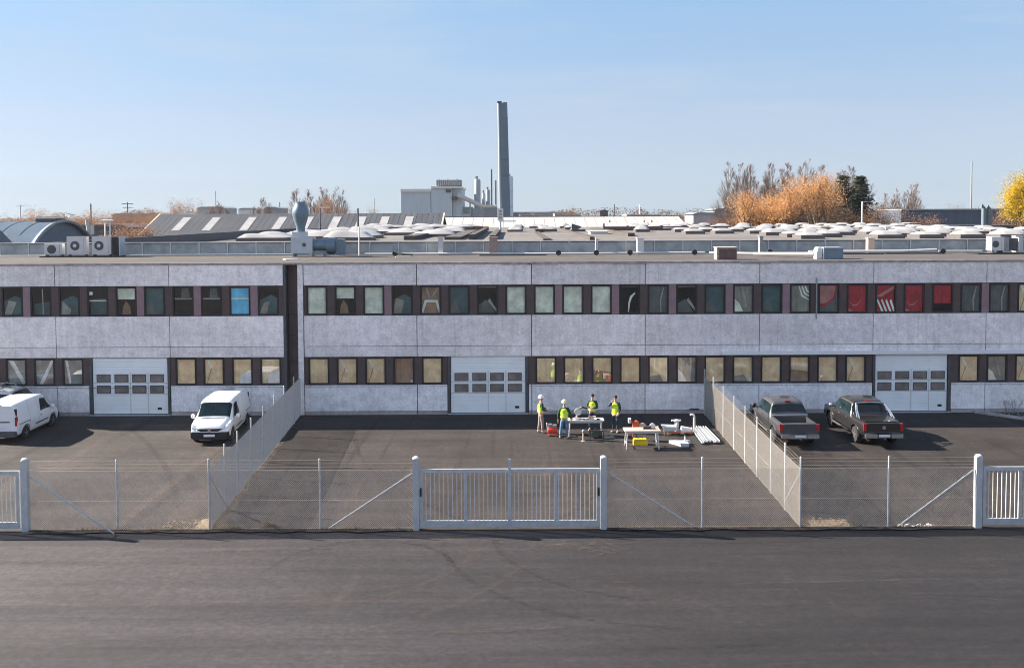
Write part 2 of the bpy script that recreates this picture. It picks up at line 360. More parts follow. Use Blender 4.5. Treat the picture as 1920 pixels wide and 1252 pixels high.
# ------------------------------------------------------------------ ground
YF = 49.0      # facade plane
def sheet(name, mt, poly, z, subdiv=False):
    me = bpy.data.meshes.new(name); me.from_pydata([(x, y, z) for x, y in poly], [], [tuple(range(len(poly)))]); me.materials.append(mt)
    o = bpy.data.objects.new(name, me); COL.objects.link(o); o['kind'] = 'structure'; return o
sheet('ground', M['soil'], [(-6000,-3000),(6000,-3000),(6000,9000),(-6000,9000)], -0.02)
sheet('road', M['road'], [(-90,-60),(90,-60),(90,30.62),(-90,30.62)], 0.0)
rnd = random.Random(3)
def edge_poly(x0, x1, y0, y1, jag=.05):
    pts = []; x = x0
    while x < x1: pts.append((x, y0 + rnd.uniform(-jag, jag))); x += rnd.uniform(.3, .7)
    pts.append((x1, y0)); pts += [(x1, y1), (x0, y1)]; return pts
sheet('sandy_lot', M['sand'], [(-400,-300),(400,-300),(400,-48),(-400,-48)], .004)
sheet('left_yard', M['yard'], [(-60,30.626),(-10.2,30.626),(-11.24,49.2),(-60,49.2)], 0.0)
sheet('inner_yard', M['yardmid'], [(-10.2,30.626),(9.6,30.626),(10.05,49.2),(-11.24,49.2)], 0.0)
sheet('right_yard', M['yard'], [(9.6,30.626),(60,30.626),(60,49.2),(10.05,49.2)], 0.0)
# tyre tracks and scuffs: thin sheets on the asphalt
def track(name, mt, pts, wd, z):
    vs = []; fs = []; n = len(pts); rq = random.Random(len(pts)+int(pts[0][0]*7))
    P2 = [Vector((p[0], p[1], 0)) for p in pts]
    for i, p in enumerate(P2):
        d = (P2[min(i+1, n-1)]-P2[max(i-1, 0)]).normalized(); nn = Vector((-d.y, d.x, 0))*wd*.5*rq.uniform(.6,1.2)*(0.3 if i in (0, n-1) else 1)
        vs += [(p.x-nn.x, p.y-nn.y, z), (p.x+nn.x, p.y+nn.y, z)]
    fs = [(2*i, 2*i+2, 2*i+3, 2*i+1) for i in range(n-1)]
    me = bpy.data.meshes.new(name); me.from_pydata(vs, [], fs); me.materials.append(M[mt]); o = bpy.data.objects.new(name, me); COL.objects.link(o); o['kind'] = 'structure'; return o
def arc_pts(cx, cy, r0, a0, a1, n=26, ky=1.0): return [(cx+r0*math.cos(R(a0+(a1-a0)*i/n)), cy+ky*r0*math.sin(R(a0+(a1-a0)*i/n))) for i in range(n+1)]
zt = .004
for i, (cx, cy, r0, a0, a1, wd, mt) in enumerate(((4.6,30.2,5.2,182,262,.22,'mk_d'),(4.6,30.2,6.9,183,268,.22,'mk_d'),(-7.0,30.3,6.0,358,285,.24,'mk_l'),(-7.0,30.3,7.7,357,288,.22,'mk_l'),
        (9,31,7.6,190,250,.25,'mk_f'),(-4.5,27.0,2.8,10,175,.2,'mk_d'),(1.5,25.5,3.4,20,150,.2,'mk_f'))):
    track('tyre_mark', mt, arc_pts(cx, cy, r0, a0, a1), wd, zt+i*.0012)
rq = random.Random(12)
for i in range(34):
    x, y = rq.uniform(-17, 17), rq.uniform(20.5, 29.6); l_ = rq.uniform(1.5, 6.5); k_ = rq.uniform(-.04,.04)
    track('tyre_mark', rq.choice(['mk_l','mk_d','mk_f','mk_f']), [(x+l_*j/8, y+k_*j+rq.uniform(-.015,.015)) for j in range(9)], rq.uniform(.05,.22), zt+.010+i*.0004)
for i, (x0, y0, x1, y1, bend) in enumerate(((-1.5,31,-2.6,48,.8),(0.2,31,-.9,48,.8),(-1.2,31,-7.5,44,-1.2),(.5,31,-5.8,44,-1.2),(-.5,31,3.0,40,.6),(1.1,31,4.7,40,.6),
        (-17,31.5,-21.5,48,.7),(-18.6,31.5,-19.6,48,.7),(-12,33,-19,46,.5),(-13.6,33,-20.6,46,.5),(17.5,31.5,21.8,48,.5),(16,31.5,20.2,48,.5),(19,33,14,41,.5))):
    track('tyre_mark', ['mk_l','mk_f','mk_d'][i % 3], [(x0+(x1-x0)*j/14+bend*math.sin(j/14*math.pi), y0+(y1-y0)*j/14) for j in range(15)], .24, zt+i*.0012)
for i in range(12):
    x, y = rq.uniform(-2.4, 2.4), rq.uniform(28.6, 30.2); track('tyre_mark', 'mk_l', [(x+rq.uniform(.3,1.6)*j/5, y-.12*j*rq.uniform(-1,1)) for j in range(6)], .18, zt+.026+i*.0004)
# broken patches at the fence foot
def patch(name, mt, pts, z): return sheet(name, mt, pts, z)
P = lambda a, b: tuple(gp(a, b, 0.0)[:2])
patch('gravel_patch', M['dirt'], [P(300,997),P(320,985),P(330,974),P(360,972),P(398,971),P(399,997)], .030)
patch('sand_patch', M['gravel'], [P(360,997),P(378,975),P(398,973),P(399,996)], .034)
patch('gravel_patch', M['dirt'], [P(1500,993),P(1500,974),P(1594,973),P(1604,993)], .030)
patch('sand_patch', M['gravel'], [P(1522,992),P(1514,976),P(1586,975),P(1596,991)], .034)
def rubble(name, label, x0, x1, y0, y1, n, mt, smin=.03, smax=.09, seed=1):
    r = random.Random(seed); mb = MB()
    for _ in range(n):
        c = (r.uniform(x0, x1), r.uniform(y0, y1), .015); s = r.uniform(smin, smax)
        mb.ball(c, s*r.uniform(.6,1.3), s*r.uniform(.6,1.2), s*r.uniform(.4,.8), 5, 4)
    o = mb.build(name, mt); o['kind'] = 'stuff'; tag(o, label, 'rubble'); return o
rubble('rubble', 'loose stones in the broken asphalt beside the left side fence', -11.9, -10.3, 30.85, 31.9, 120, M['gravel'], .02, .07, 1)
rubble('rubble', 'pale stones along the edge of the sandy hole at the right side fence', 9.8, 11.4, 30.85, 31.8, 90, M['gravel'], .02, .07, 2)
rubble('rubble', 'white crumbs of debris at the fence foot left of the right gate', 12.9, 14.1, 30.95, 31.2, 30, M['white'], .02, .05, 4)
def weeds(name, label, spots, seed=1, h=.16):
    r = random.Random(seed); mb = MB()
    for x, y, n in spots:
        for _ in range(n):
            cx, cy = x + r.gauss(0, .10), y + r.gauss(0, .06); a = r.uniform(0, 6.28); hh = h*r.uniform(.3, 1.2); wd = .012
            dx, dy = math.cos(a)*wd, math.sin(a)*wd; lx, ly = r.gauss(0, .05), r.gauss(0, .05)
            mb.add([(cx-dx, cy-dy, 0), (cx+dx, cy+dy, 0), (cx+lx, cy+ly, hh)], [(0, 1, 2)])
    o = mb.build(name, M['lf_weed'], fixn=False); o['kind'] = 'stuff'; tag(o, label, 'weeds'); return o
r = random.Random(5)
weeds('weeds', 'dry weeds growing along the foot of the front fence', [(r.uniform(-15.8,-3.6), 30.85+r.gauss(0,.03), r.choice([2,5,12])) for _ in range(110)]
      + [(r.uniform(3.3,15.2), 30.85+r.gauss(0,.03), r.choice([2,5,9])) for _ in range(90)] + [(-9.9+i*.14, 30.95, 40) for i in range(6)], 2)
weeds('weeds', 'dark weeds along the foot of the left side fence', [(-10.2-1.04*(t/18.2), 31+t, 14) for t in [i*.16 for i in range(45)]], 3, .12)
weeds('weeds', 'straw coloured tuft on the asphalt inside the left front fence', [(-8.2+r.gauss(0,.1), 31.15, 30) for _ in range(6)], 6, .25)
M['patchd'] = layered('dirt_strip', (.06,.05,.045), [(.4,1.6,3,None,.35,.65)])
sheet('dirt_strip', M['patchd'], [(-10.35,30.7),(-9.75,30.7),(-10.15,34.5),(-11.0,48.9),(-11.18,48.9)], .005)
rnd = random.Random(31)
sheet('dirt_strip', M['patchd'], edge_poly(-16.2, -3.4, 30.60, 30.88, .10), .036); sheet('dirt_strip', M['patchd'], edge_poly(3.1, 15.4, 30.62, 30.88, .08), .036)
# planting bed behind the kerb, far right
sheet('planting_bed', M['dirt'], [(24.6,48.9),(28.2,45.4),(45,40),(60,48.9)], .007)
kb = MB(); a, b = Vector((24.4,48.85,0)), Vector((27.9,45.2,0)); c = Vector((45,39.8,0))
for p, q in ((a, b), (b, c)):
    d = (q-p).normalized(); nrm = Vector((-d.y, d.x, 0))*.09
    kb.add([p-nrm, q-nrm, q+nrm, p+nrm, p-nrm+Vector((0,0,.13)), q-nrm+Vector((0,0,.13)), q+nrm+Vector((0,0,.13)), p+nrm+Vector((0,0,.13))],
           [(3,2,1,0),(4,5,6,7),(0,1,5,4),(1,2,6,5),(2,3,7,6),(3,0,4,7)])
o = kb.build('kerb', M['plinth']); o['kind'] = 'structure'
rubble('rubble', 'grey pebbles scattered in the planting bed at the right wall', 25.6, 30, 47, 48.8, 200, M['mgrey'], .02, .06, 9)
# ------------------------------------------------------------------ facade building
JX = [-11 + 6*i for i in range(8)]           # joints of the right wing
def facade(root, joints, doors, upx, upk, lox, lok, pink, xr):
    x_lo, x_hi = joints[0], joints[-1]; g = .02
    def panel(nm, x0, x1, z0, z1, mt, y=YF, t=.15):
        return MB().box(x0+g, x1-g, y, y+t, z0, z1).build(nm, mt, root)
    for a, b in zip(joints[:-1], joints[1:]):
        panel('concrete_panel', a, b, 6.87, 7.96, M['conc']); panel('concrete_panel', a, b, 3.655, 5.26, M['conc']); panel('concrete_panel', a, b, 3.09, 3.63, M['conc'])
        segs = [(a, b)]
        for dc, dw in doors:
            ns = []
            for s0, s1 in segs:
                lo, hi = dc-dw/2-.14, dc+dw/2+.14
                if hi <= s0 or lo >= s1: ns.append((s0, s1)); continue
                if lo > s0: ns.append((s0, lo))
                if hi < s1: ns.append((hi, s1))
            segs = ns
        for s0, s1 in segs:
            if s1-s0 < .1: continue
            panel('concrete_panel', s0, s1, .20, 1.49, M['conc_low'])
            panel('window_sill', s0, s1, 1.51, 1.575, M['conc_low'], YF-.03, .2)
            panel('plinth', s0, s1, -.01, .18, M['plinth'], YF-.02, .16)
    # dark backing behind the joints, floors, back wall
    mb = MB()
    mb.box(x_lo, x_hi, YF+.16, YF+.26, 6.88, 7.94); mb.box(x_lo, x_hi, YF+.16, YF+.26, 3.10, 5.25)
    def nodoor(z0, z1, y0, y1):
        xs = sorted([x_lo, x_hi] + [d[0]-d[1]/2-.02 for d in doors] + [d[0]+d[1]/2+.02 for d in doors])
        for i in range(0, len(xs), 2): mb.box(xs[i], xs[i+1], y0, y1, z0, z1)
    nodoor(.0, 1.50, YF+.16, YF+.26)
    mb.box(x_lo, x_hi, YF+.26, YF+2.2, 5.0, 5.2); mb.box(x_lo, x_hi, YF+.26, YF+2.2, 7.0, 7.1); mb.box(x_lo, x_hi, YF+.26, YF+2.2, 3.12, 3.22)
    mb.box(x_lo, x_hi, YF+2.2, YF+2.3, 0, 7.9)
    mb.box(x_lo, x_hi, YF+9.9, YF+10, 0, 7.9)
    mb.box(x_lo, x_lo+.05, YF+.27, YF+2.19, 0, 7.0); mb.box(x_hi-.05, x_hi, YF+.27, YF+2.19, 0, 7.0)
    mb.build('inner_wall', M['inside'], root)
    for rowz0, rowz1, xs, kinds, low in ((5.26, 6.87, upx, upk, False), (1.575, 3.09, lox, lok, True)):
        z0, z1 = rowz0+.02, rowz1-.02
        allx = sorted(xs)
        gaps = []; pos = [x_lo] + [v for x in allx for v in (x-.56, x+.56)] + [x_hi]
        for i in range(0, len(pos), 2):
            s0, s1 = pos[i], pos[i+1]
            cut = [(s0, s1)]
            if low:
                for dc, dw in doors:
                    nn = []
                    for q0, q1 in cut:
                        lo, hi = dc-dw/2-.14, dc+dw/2+.14
                        if hi <= q0 or lo >= q1: nn.append((q0, q1)); continue
                        if lo > q0: nn.append((q0, lo))
                        if hi < q1: nn.append((hi, q1))
                    cut = nn
            for q0, q1 in cut:
                if q1-q0 < .05: continue
                pk = (not low) and (i//2 in pink)
                MB().box(q0, q1, YF+.07, YF+.15, z0, z1).build('mullion_panel', M['pil_p'] if pk else M['pil'], root)
        for x, kd in zip(xs, kinds): window(root, x, rowz0+.02, rowz1-.02, kd, low)
def flat_curtain(c, x0, x1, z0, z1, y, fold=.02, seed=0):
    r = random.Random(seed); n = 14; vs = []; fs = []; ph = r.uniform(0, 6)
    for i in range(n+1):
        x = x0 + (x1-x0)*i/n
        for k, z in enumerate((z0, (z0+z1)/2, z1)): vs.append((x, y + fold*math.sin(i*1.9+ph+k*.3), z))
    for i in range(n):
        for k in range(2): fs.append((i*3+k, i*3+3+k, i*3+4+k, i*3+1+k))
    c.add(vs, fs); return c
def tri_curtain(c, pts, y): c.add([(p[0], y, p[1]) for p in pts], [tuple(range(len(pts)))]); return c
W_N = [0]
def window(root, x, z0, z1, kd, low):
    W_N[0] += 1; sd = W_N[0]; r = random.Random(sd*13)
    h = z1-z0; fw = .09; X0, X1 = x-.555, x+.555; y = YF+.06
    mb = MB(); mb.box(X0, X0+fw, y, y+.08, z0, z1); mb.box(X1-fw, X1, y, y+.08, z0, z1)
    mb.box(X0+fw, X1-fw, y, y+.08, z0, z0+fw); mb.box(X0+fw, X1-fw, y, y+.08, z1-fw-.02, z1)
    w = mb.build('window', M['frame'], root)
    MB().box(X0+fw, X1-fw, y+.035, y+.045, z0+fw, z1-fw-.02).build('pane', M['pane_low'] if low else M['pane_up'], w)
    a, b, lo, hi = X0+.03, X1-.03, z0+.03, z1-.03; Y = YF+.14
    def C(nm, mb2, c): mb2.build(nm, M['cu_'+c], w, fixn=False)
    full = lambda col: C('curtain', flat_curtain(MB(), a, b, lo, hi, Y, .015, sd), col)
    def drape(col, pts, yy=None):
        C('curtain', tri_curtain(MB(), [(a+(b-a)*u, lo+(hi-lo)*v) for u, v in pts], (yy or Y)), col)
    if kd == 'cream':
        full('cream'); u = r.uniform(.1,.3)
        drape('white', [(u,0),(u+.08,0),(.95,.45+u),(.95,.55+u)] if sd % 2 else [(.05,.3),(.05,.42),(.5,.33),(.95,.45),(.95,.3),(.5,.25)], Y-.03)
    elif kd == 'part': C('roller_blind', flat_curtain(MB(), a, b, hi-.42*h, hi, Y, 0, sd), 'cream'); drape('brownb', [(.15,0),(.6,0),(.55,.3),(.35,.5),(.2,.3)], Y+.3)
    elif kd == 'dark': drape('teal', [(0,0),(1,0),(1,.55),(.6,.7),(0,.5)], Y+.08); drape(r.choice(['dgrey','greyb','greyg']), [(r.uniform(0,.2),0),(r.uniform(.3,.5),0),(r.uniform(.5,.7),r.uniform(.2,.5)),(r.uniform(.1,.3),r.uniform(.3,.6))], Y+.02)
    elif kd == 'darkline': drape('teal', [(0,0),(1,0),(1,.5),(0,.4)], Y+.3); drape('greyg', [(.55,0),(.62,0),(.58,1),(.53,1)])
    elif kd == 'lamp': drape('teal', [(0,0),(1,0),(1,.6),(0,.55)], Y+.3); drape('white', [(.0,.5),(1,.5),(1,.54),(0,.54)]); drape('white', [(.05,.72),(.22,.72),(.24,.82),(.07,.84)])
    elif kd == 'desk': drape('greyg', [(0,.55),(1,.55),(1,.6),(0,.6)]); drape('dgrey', [(.35,.6),(.8,.62),(.7,1),(.4,1)], Y+.1)
    elif kd == 'teal': drape('teal', [(0,0),(1,0),(1,1),(0,1)], Y+.1); drape('dgrey', [(.0,0),(.6,0),(.35,.5),(0,.3)])
    elif kd == 'cross': drape('brownb', [(0,0),(1,0),(1,1),(0,1)], Y+.1); drape('white', [(0,.05),(.12,.05),(.3,.42),(.75,.42),(.9,.05),(1,.05),(.85,.5),(.2,.5)]); drape('greyg', [(.2,1),(.3,1),(.5,.6),(.9,1),(1,1),(.55,.52),(.4,.55)])
    elif kd == 'line': drape('dgrey', [(0,0),(.9,0),(.45,.5),(0,.3)], Y+.1); drape('greyg', [(.5,.45),(.95,.05),(1,.12),(.6,.55)]); drape('white', [(0,.93),(1,.93),(1,1),(0,1)], Y-.04)
    elif kd == 'arc': drape('white', [(.42,.05),(.47,.05),(.52,.35),(.62,.55),(.8,.7),(.75,.74),(.52,.6),(.44,.38)]); drape('white', [(0,.94),(1,.94),(1,1),(0,1)], Y-.04)
    elif kd == 'grey': full('dgrey'); drape('greyg', [(.62,0),(.68,0),(.66,.45),(.8,.9),(.74,.9),(.58,.45)], Y-.03)
    elif kd == 'brown': full('greyb'); drape('cream', [(0,.05),(.5,.05),(.3,.35),(0,.55)], Y-.03); drape('greyg', [(.35,1),(.45,1),(.7,.25),(.62,.2)], Y-.04)
    elif kd == 'zebra':
        full('greyb')
        for q in range(3): drape('white', [(.38+.15*q,1),(.44+.15*q,1),(.62+.13*q,.62+.08*q),(1,.45+.14*q),(1,.41+.14*q),(.56+.13*q,.57+.08*q)], Y-.03)
    elif kd == 'pinkhalf': full('dgrey'); drape('pink', [(.05,.95),(.85,.95),(.75,.55),(.4,.35),(.05,.3)], Y-.03); drape('red', [(.85,.95),(.92,.95),(.8,.5),(.4,.28),(.05,.22),(.05,.3),(.4,.35),(.75,.55)], Y-.04)
    elif kd == 'red': full('red'); drape('pink', [(.25,.65),(.3,.65),(.75,.35),(.72,.31)] if sd % 2 else [(.1,.4),(.3,.28),(.5,.3),(.7,.45),(.68,.4),(.5,.25),(.3,.23)], Y-.03); drape('pink', [(0,.0),(.35,.0),(.2,.12),(0,.14)], Y-.03)
    elif kd == 'redstripe':
        full('red'); drape('pink', [(.0,.55),(.95,.95),(1,.85),(.3,.55)], Y-.03)
        for q in range(4): drape('white', [(.05+.22*q,.45-.02*q),(.12+.22*q,.47),(.40+.2*q,.05),(.30+.2*q,.03)], Y-.04)
    elif kd == 'reddark': C('curtain', flat_curtain(MB(), a, b, lo+.3*h, hi, Y, .015, sd), 'red')
    elif kd == 'blue': full('blue'); drape('white', [(0,.55),(1,.55),(1,.6),(0,.6)], Y-.03)
    elif kd == 'tan': full('tan_reflected')  # tan blind, coloured to stand in for the ground reflected in the pane
    elif kd == 'tan1': full('tan_reflected'); drape('cream', [(.05,1),(.2,1),(.5,.5),(.42,.45)], Y-.03); drape('brownb', [(.1,.0),(.13,0),(.4,.6),(.37,.62)], Y-.03)
    elif kd == 'tan2': full('tan_reflected'); drape('brownb', [(0,0),(1,0),(1,.4),(0,.5)], Y-.03)
    elif kd == 'tan3': full('tan_reflected'); drape('white', [(.35,.03),(.95,.03),(.95,.45),(.75,.5),(.4,.35)], Y-.03)  # white shape painted in as the van's reflection in the glass
    elif kd == 'tan4': full('tan_reflected'); drape('cream', [(0,0),(.8,0),(.98,.6),(1,.2),(1,0)], Y-.03); drape('greyb', [(.0,.05),(.75,.05),(.55,.3),(.1,.25)], Y-.04)
    elif kd == 'brownroom': full('brownb'); drape('greyb', [(0,.25),(1,.3),(1,.36),(0,.32)], Y-.03); drape('white', [(.82,.05),(.93,.05),(.93,.15),(.82,.15)], Y-.03)
    elif kd == 'gdl': full('greyg'); drape('white', [(.05,1),(.3,1),(.95,.1),(.8,.02)], Y-.03)
    elif kd == 'gdr': full('greyg'); drape('white', [(.85,1),(1,1),(.4,.02),(.2,.02)], Y-.03); drape('brownb', [(.4,.1),(.9,.12),(.8,.25),(.6,.25)], Y-.04)
    elif kd == 'gds': full('greyg'); drape('white', [(.1,1),(.25,.9),(.4,.1),(.3,.02)], Y-.03); drape('white', [(.9,1),(.98,1),(.98,0),(.92,0)], Y-.03)
def garage_door(root, xc, w):
    hgt = 3.05; y = YF+.10
    
    mb = MB(); n = 26; z = .06
    while z < hgt-.02:                       # ribbed leaf
        z2 = min(hgt, z+.14); mb.box(xc-w/2+.03, xc+w/2-.03, y, y+.05, z+.011, z2-.011); z = z2
    mb.box(xc-w/2+.03, xc+w/2-.03, y+.03, y+.055, .05, hgt)
    d = mb.build('garage_door', M['door'], root)
    
    for jx in (xc-w/2-.13, xc+w/2): MB().box(jx, jx+.13, YF+.02, YF+.25, .051, 3.07).build('door_jamb', M['dgrey'], d)
    MB().box(xc-w/2-.13, xc+w/2+.13, YF-.06, YF+.16, -.01, .05).build('threshold', M['galv'], d)
    MB().box(xc-w/2+.0, xc+w/2-.0, y-.01, y+.05, .05, .085).build('rubber_seal', M['rubber'], d)
    for rz in (1.98, 1.385):
        MB().box(xc-w/2+.05, xc+w/2-.05, y-.008, y-.001, rz-.28, rz-.245).build('door_rail', M['clframe'], d)
        for rx in (-1.41, -.47, .47, 1.41):
            f = MB(); a, b, c, e = xc+rx-.37, xc+rx+.37, rz-.215, rz+.215
            f.box(a, b, y-.02, y-.001, c, c+.04); f.box(a, b, y-.02, y-.001, e-.04, e); f.box(a, a+.04, y-.02, y-.001, c+.04, e-.04); f.box(b-.04, b, y-.02, y-.001, c+.04, e-.04)
            wn = f.build('door_window', M['dgrey'], d)
            MB().box(a+.04, b-.04, y-.012, y-.002, c+.04, e-.04).build('pane', M['doorgl'], wn)
    for rx in (0.0, .94): MB().box(xc+rx-.02, xc+rx+.02, y-.012, y-.001, .09, 2.3).build('door_stile', M['white'], d)
    MB().box(xc+1.42, xc+1.64, y-.012, y-.001, .30, .42).build('badge', M['black'], d)
    return d
rootR = thing('industrial_building', 'long two storey concrete panel building with two garage doors, right of the brown recess', 'building', (8, YF, 0))
upR = [-10.31+1.5*i for i in range(29)]
upRk = ['cream','part','cream','dark','cross','teal','line','cream','cream','cream','cream','arc','grey','line','teal','brown','teal','zebra','pinkhalf','red','redstripe','red','reddark','grey','grey','tan1','grey','dark','cream']
loR = [-10.25+1.5*i for i in range(5)] + [1.76+1.49*i for i in range(12)] + [24.13+1.5*i for i in range(4)]
loRk = ['tan','tan1','tan1','brownroom','tan','tan','tan','tan2','tan','tan4','brown','tan','tan4','tan','tan2','tan','tan1','tan1','brown','tan1','tan']
doorsR = [(-1.3, 4.0), (21.1, 3.85)]
jR = [-11.0, -5.04, 1.01, 7.0, 13.02, 19.02, 24.97, 31.0]
facade(rootR, jR, doorsR, [x for x in upR if x < 30.4], upRk, [x for x in loR if x < 30.4], loRk, {3, 9, 11, 13, 15, 17, 24, 26}, None)
for d in doorsR: garage_door(rootR, *d)
MB().box(-11.31, -11.03, YF-.01, YF+.5, 0, 7.97).build('pilaster', M['conc'], rootR)
for z0, z1 in ((0,1.4),(1.42,2.8),(2.82,4.2),(4.22,5.3),(5.32,6.4),(6.42,7.95)):
    MB().box(-11.9, -11.32, YF+.45, YF+.5, z0, z1).build('recess_panel', M['pil'], rootR)
mb = MB(); mb.box(-11.33, 31.05, YF-.03, YF+10.0, 7.975, 8.05); mb.build('roof', M['roof'], rootR)
mb = MB(); mb.box(-11.35, 31.07, YF-.06, YF+.08, 7.965, 8.075); mb.build('roof_edge', M['roof_edge'], rootR)
rnd = random.Random(8)
for wx in (.2, 1.6, 6.1, 12.8):
    MB().box(wx-.8, wx+.8, YF-.065, YF-.058, 7.93, 7.97).build('roof_edge_lap', M['roof_edge'], rootR)
# cable duct and downpipe on the right wing
MB().box(11.0, 31.0, YF-.17, YF-.002, 3.13, 3.31).build('cable_duct', M['vanw'], rootR)
MB().tube((16.0, YF-.05, 5.0), (16.0, YF-.05, 7.15), .035, 8).build('downpipe', M['mgrey'], rootR)
MB().cb((9.6, YF-.04, .24), .5, .05, .05).build('wall_bracket', M['black'], rootR)
rootL = thing('industrial_building', 'two storey concrete panel building left of the brown recess, with the leftmost garage door', 'building', (-22, YF, 0))
upL = [-26.37-1.5*3+1.5*i for i in range(13)]
upLk = ['dark','teal','dark','dark','darkline','dark','lamp','part','teal','desk','desk','blue','dark']
loL = [-31.0,-29.5,-27.75,-26.25,-24.75+.02,-23.25+.0] ; loL = [-32.2,-30.7,-29.2,-27.7,-26.26,-24.77,-23.27] + [-17.28,-15.81,-14.3,-12.8]
loLk = ['tan','tan','tan','tan','gdl','gdr','gds','tan','tan1','tan3','tan3']
facade(rootL, [-33.0, -30.05, -24.08, -18.08, -12.06], [(-20.25, 4.0)], upL, upLk, loL, loLk, {4, 8, 10, 12}, None)
garage_door(rootL, -20.25, 4.0)
MB().box(-12.05, -11.93, YF+.0, YF+.6, 0, 7.95).build('end_wall', M['dgrey'], rootL)
MB().box(-33.1, -11.36, YF-.03, YF+10.0, 7.975, 8.05).build('roof', M['roof'], rootL)
MB().box(-33.1, -11.38, YF-.06, YF+.08, 7.965, 8.075).build('roof_edge', M['roof_edge'], rootL)
MB().box(-29.5, -18.2, YF-.05, YF-.0, 1.495, 1.508).build('wall_cable', M['dgrey'], rootL)
# ------------------------------------------------------------------ halls behind the roof
YH = 59.0
def hall(label, x0, x1, hx0, rows):
    h = thing('workshop_hall', label, 'building', ((x0+x1)/2, YH, 0))
    n = int(round((x1-x0)/1.8)); stp = (x1-x0)/n
    for i in range(n):
        a = x0+i*stp
        MB().box(a+.05, a+stp-.05, YH+.05, YH+.1, 8.16, 8.80).build('glazing_panel', M['clere'], h)
        MB().box(a-.035, a+.035, YH, YH+.12, 8.07, 8.84).build('glazing_post', M['clframe'], h)
    MB().box(x0, x1, YH-.03, YH+.14, 8.845, 8.90).build('top_rail', M['clframe'], h)
    MB().box(x0, x1, YH-.03, YH+.14, 8.03, 8.13).build('bottom_rail', M['clframe'], h)
    MB().box(x0, x1, YH+.13, YH+.3, 0, 8.84).build('wall', M['inside'], h)
    MB().box(hx0, x1, YH+.145, 128, 8.60, 8.895).build('roof', M['hroof'], h)
    if hx0 > x0: MB().box(x0, hx0-.01, YH+.32, 128, 8.0, 8.2).build('low_roof', M['roof'], h)
    for rw_ in rows: dome(h, *rw_)
    return h
def dome(h, x, y, sx, sy, hh, lump=False):
    z = 8.897; mb = MB(); n = 8; cz = .20 if lump else .24
    vs = []; fs = []; rd = random.Random(int(x*97+y*31))
    w1, w2 = rd.uniform(0, 6), rd.uniform(0, 6); e = 2.4 if lump else 4.5
    for i in range(n+1):
        for j in range(n+1):
            u, v = i/n*2-1, j/n*2-1; k = (1-abs(u)**e)*(1-abs(v)**e)
            wv = (1+.35*math.sin(u*2.3+w1)+.25*math.sin(v*3.1+w2)) if lump else 1
            ins = 1 if lump else 1-.12*k
            vs.append((x+u*sx/2*ins, y+v*sy/2*ins, z+cz+hh*k**.55*wv))
    for i in range(n):
        for j in range(n): a = i*(n+1)+j; fs.append((a, a+n+1, a+n+2, a+1))
    mb.add(vs, fs); s = mb.build('skylight', M['dome'], h, smooth=True)
    MB().box(x-sx/2-.02, x+sx/2+.02, y-sy/2-.02, y+sy/2+.02, z-.01, z+cz+.02).build('curb', M['domecurb'], s)
rr = random.Random(21); rowsL = []; rowsR = []
for i, x in enumerate([-16.6+2.6*k for k in range(5)]):
    for j, y in enumerate((61.6, 64.8, 68.5, 73, 78.5, 85, 93, 102, 112, 122)):
        if rr.random() < .08 or (x > -9 and y < 69): continue
        rowsL.append((x+rr.uniform(-.6,.6), y+rr.uniform(-.8,.8), rr.uniform(2.6,3.8), rr.uniform(2.0,3.0), rr.uniform(.18,.36), True))
for x in [14.4+2.55*k for k in range(12)]:
    for j, y in enumerate((61.0, 65.8, 71.5, 78.5, 87, 97, 109, 122)):
        if x < 17 and y < 73 or (20 < x < 23 and y < 64) or rr.random() < .06: continue
        rowsR.append((x+rr.uniform(-.2,.2)+(y-62)*.05, y+rr.uniform(-.3,.3), rr.uniform(1.35,1.75), 1.9, rr.uniform(.18,.30), False))
for y in (88, 98, 109, 121): rowsR.append((11.4+(y-80)*.10, y, 1.3, 1.7, .35, False))
rowsC = [(x_+rr.uniform(-.3,.3), y_, rr.uniform(1.2,2.0), 1.8, .28, rr.random() < .5) for x_ in (.6, 3.4, 6.6) for y_ in (92, 104, 118)]
rowsR = rowsC+rowsR
rowsR = rowsR[:99]
hallL = hall('low workshop hall with glazed front band and lumpy skylights, behind the flat roof at left', -34.2, -1.8, -18.0, rowsL)
hallR = hall('low workshop hall with rows of white roof domes, behind the flat roof at right', -1.8, 45, -1.8, rowsR)
MB().box(-29.4, -29.1, YH+.35, 128, 8.2, 8.93).build('side_parapet', M['dgrey'], hallL)
MB().box(-29.1, -18.02, 118, 118.4, 8.2, 8.93).build('rear_parapet', M['dgrey'], hallL)
# felt ribs and strips running back over the roof
def strip(h, x0, x1, y0, y1, hh, mt, nm='roof_rib'):
    MB().box(x0, x1, y0, y1, 8.893, 8.897+hh).build(nm, mt, h)
for x0, x1, y0, y1, hh in ((-7.2,-6.4,62,84,.28),(-4.5,-3.4,62,92,.2),(-2.9,-2.5,62,96,.35)): strip(hallL, x0, x1, y0, y1, hh, M['roof'])
for x0, x1, y0, y1, hh in ((-1.5,-1.1,62,90,.3),(5.0,5.3,60,100,.22),(2.0,2.5,60,86,.1),(8.7,9.2,70,104,.25)): strip(hallR, x0, x1, y0, y1, hh, M['roof'])
strip(hallL, -16, -2.5, 100, 100.3, .42, M['bronze'], 'roof_upstand'); strip(hallR, 9.5, 22.5, 96, 96.3, .42, M['bronze'], 'roof_upstand')
strip(hallR, 36, 44.9, 90, 90.4, .3, M['white'], 'roof_upstand')
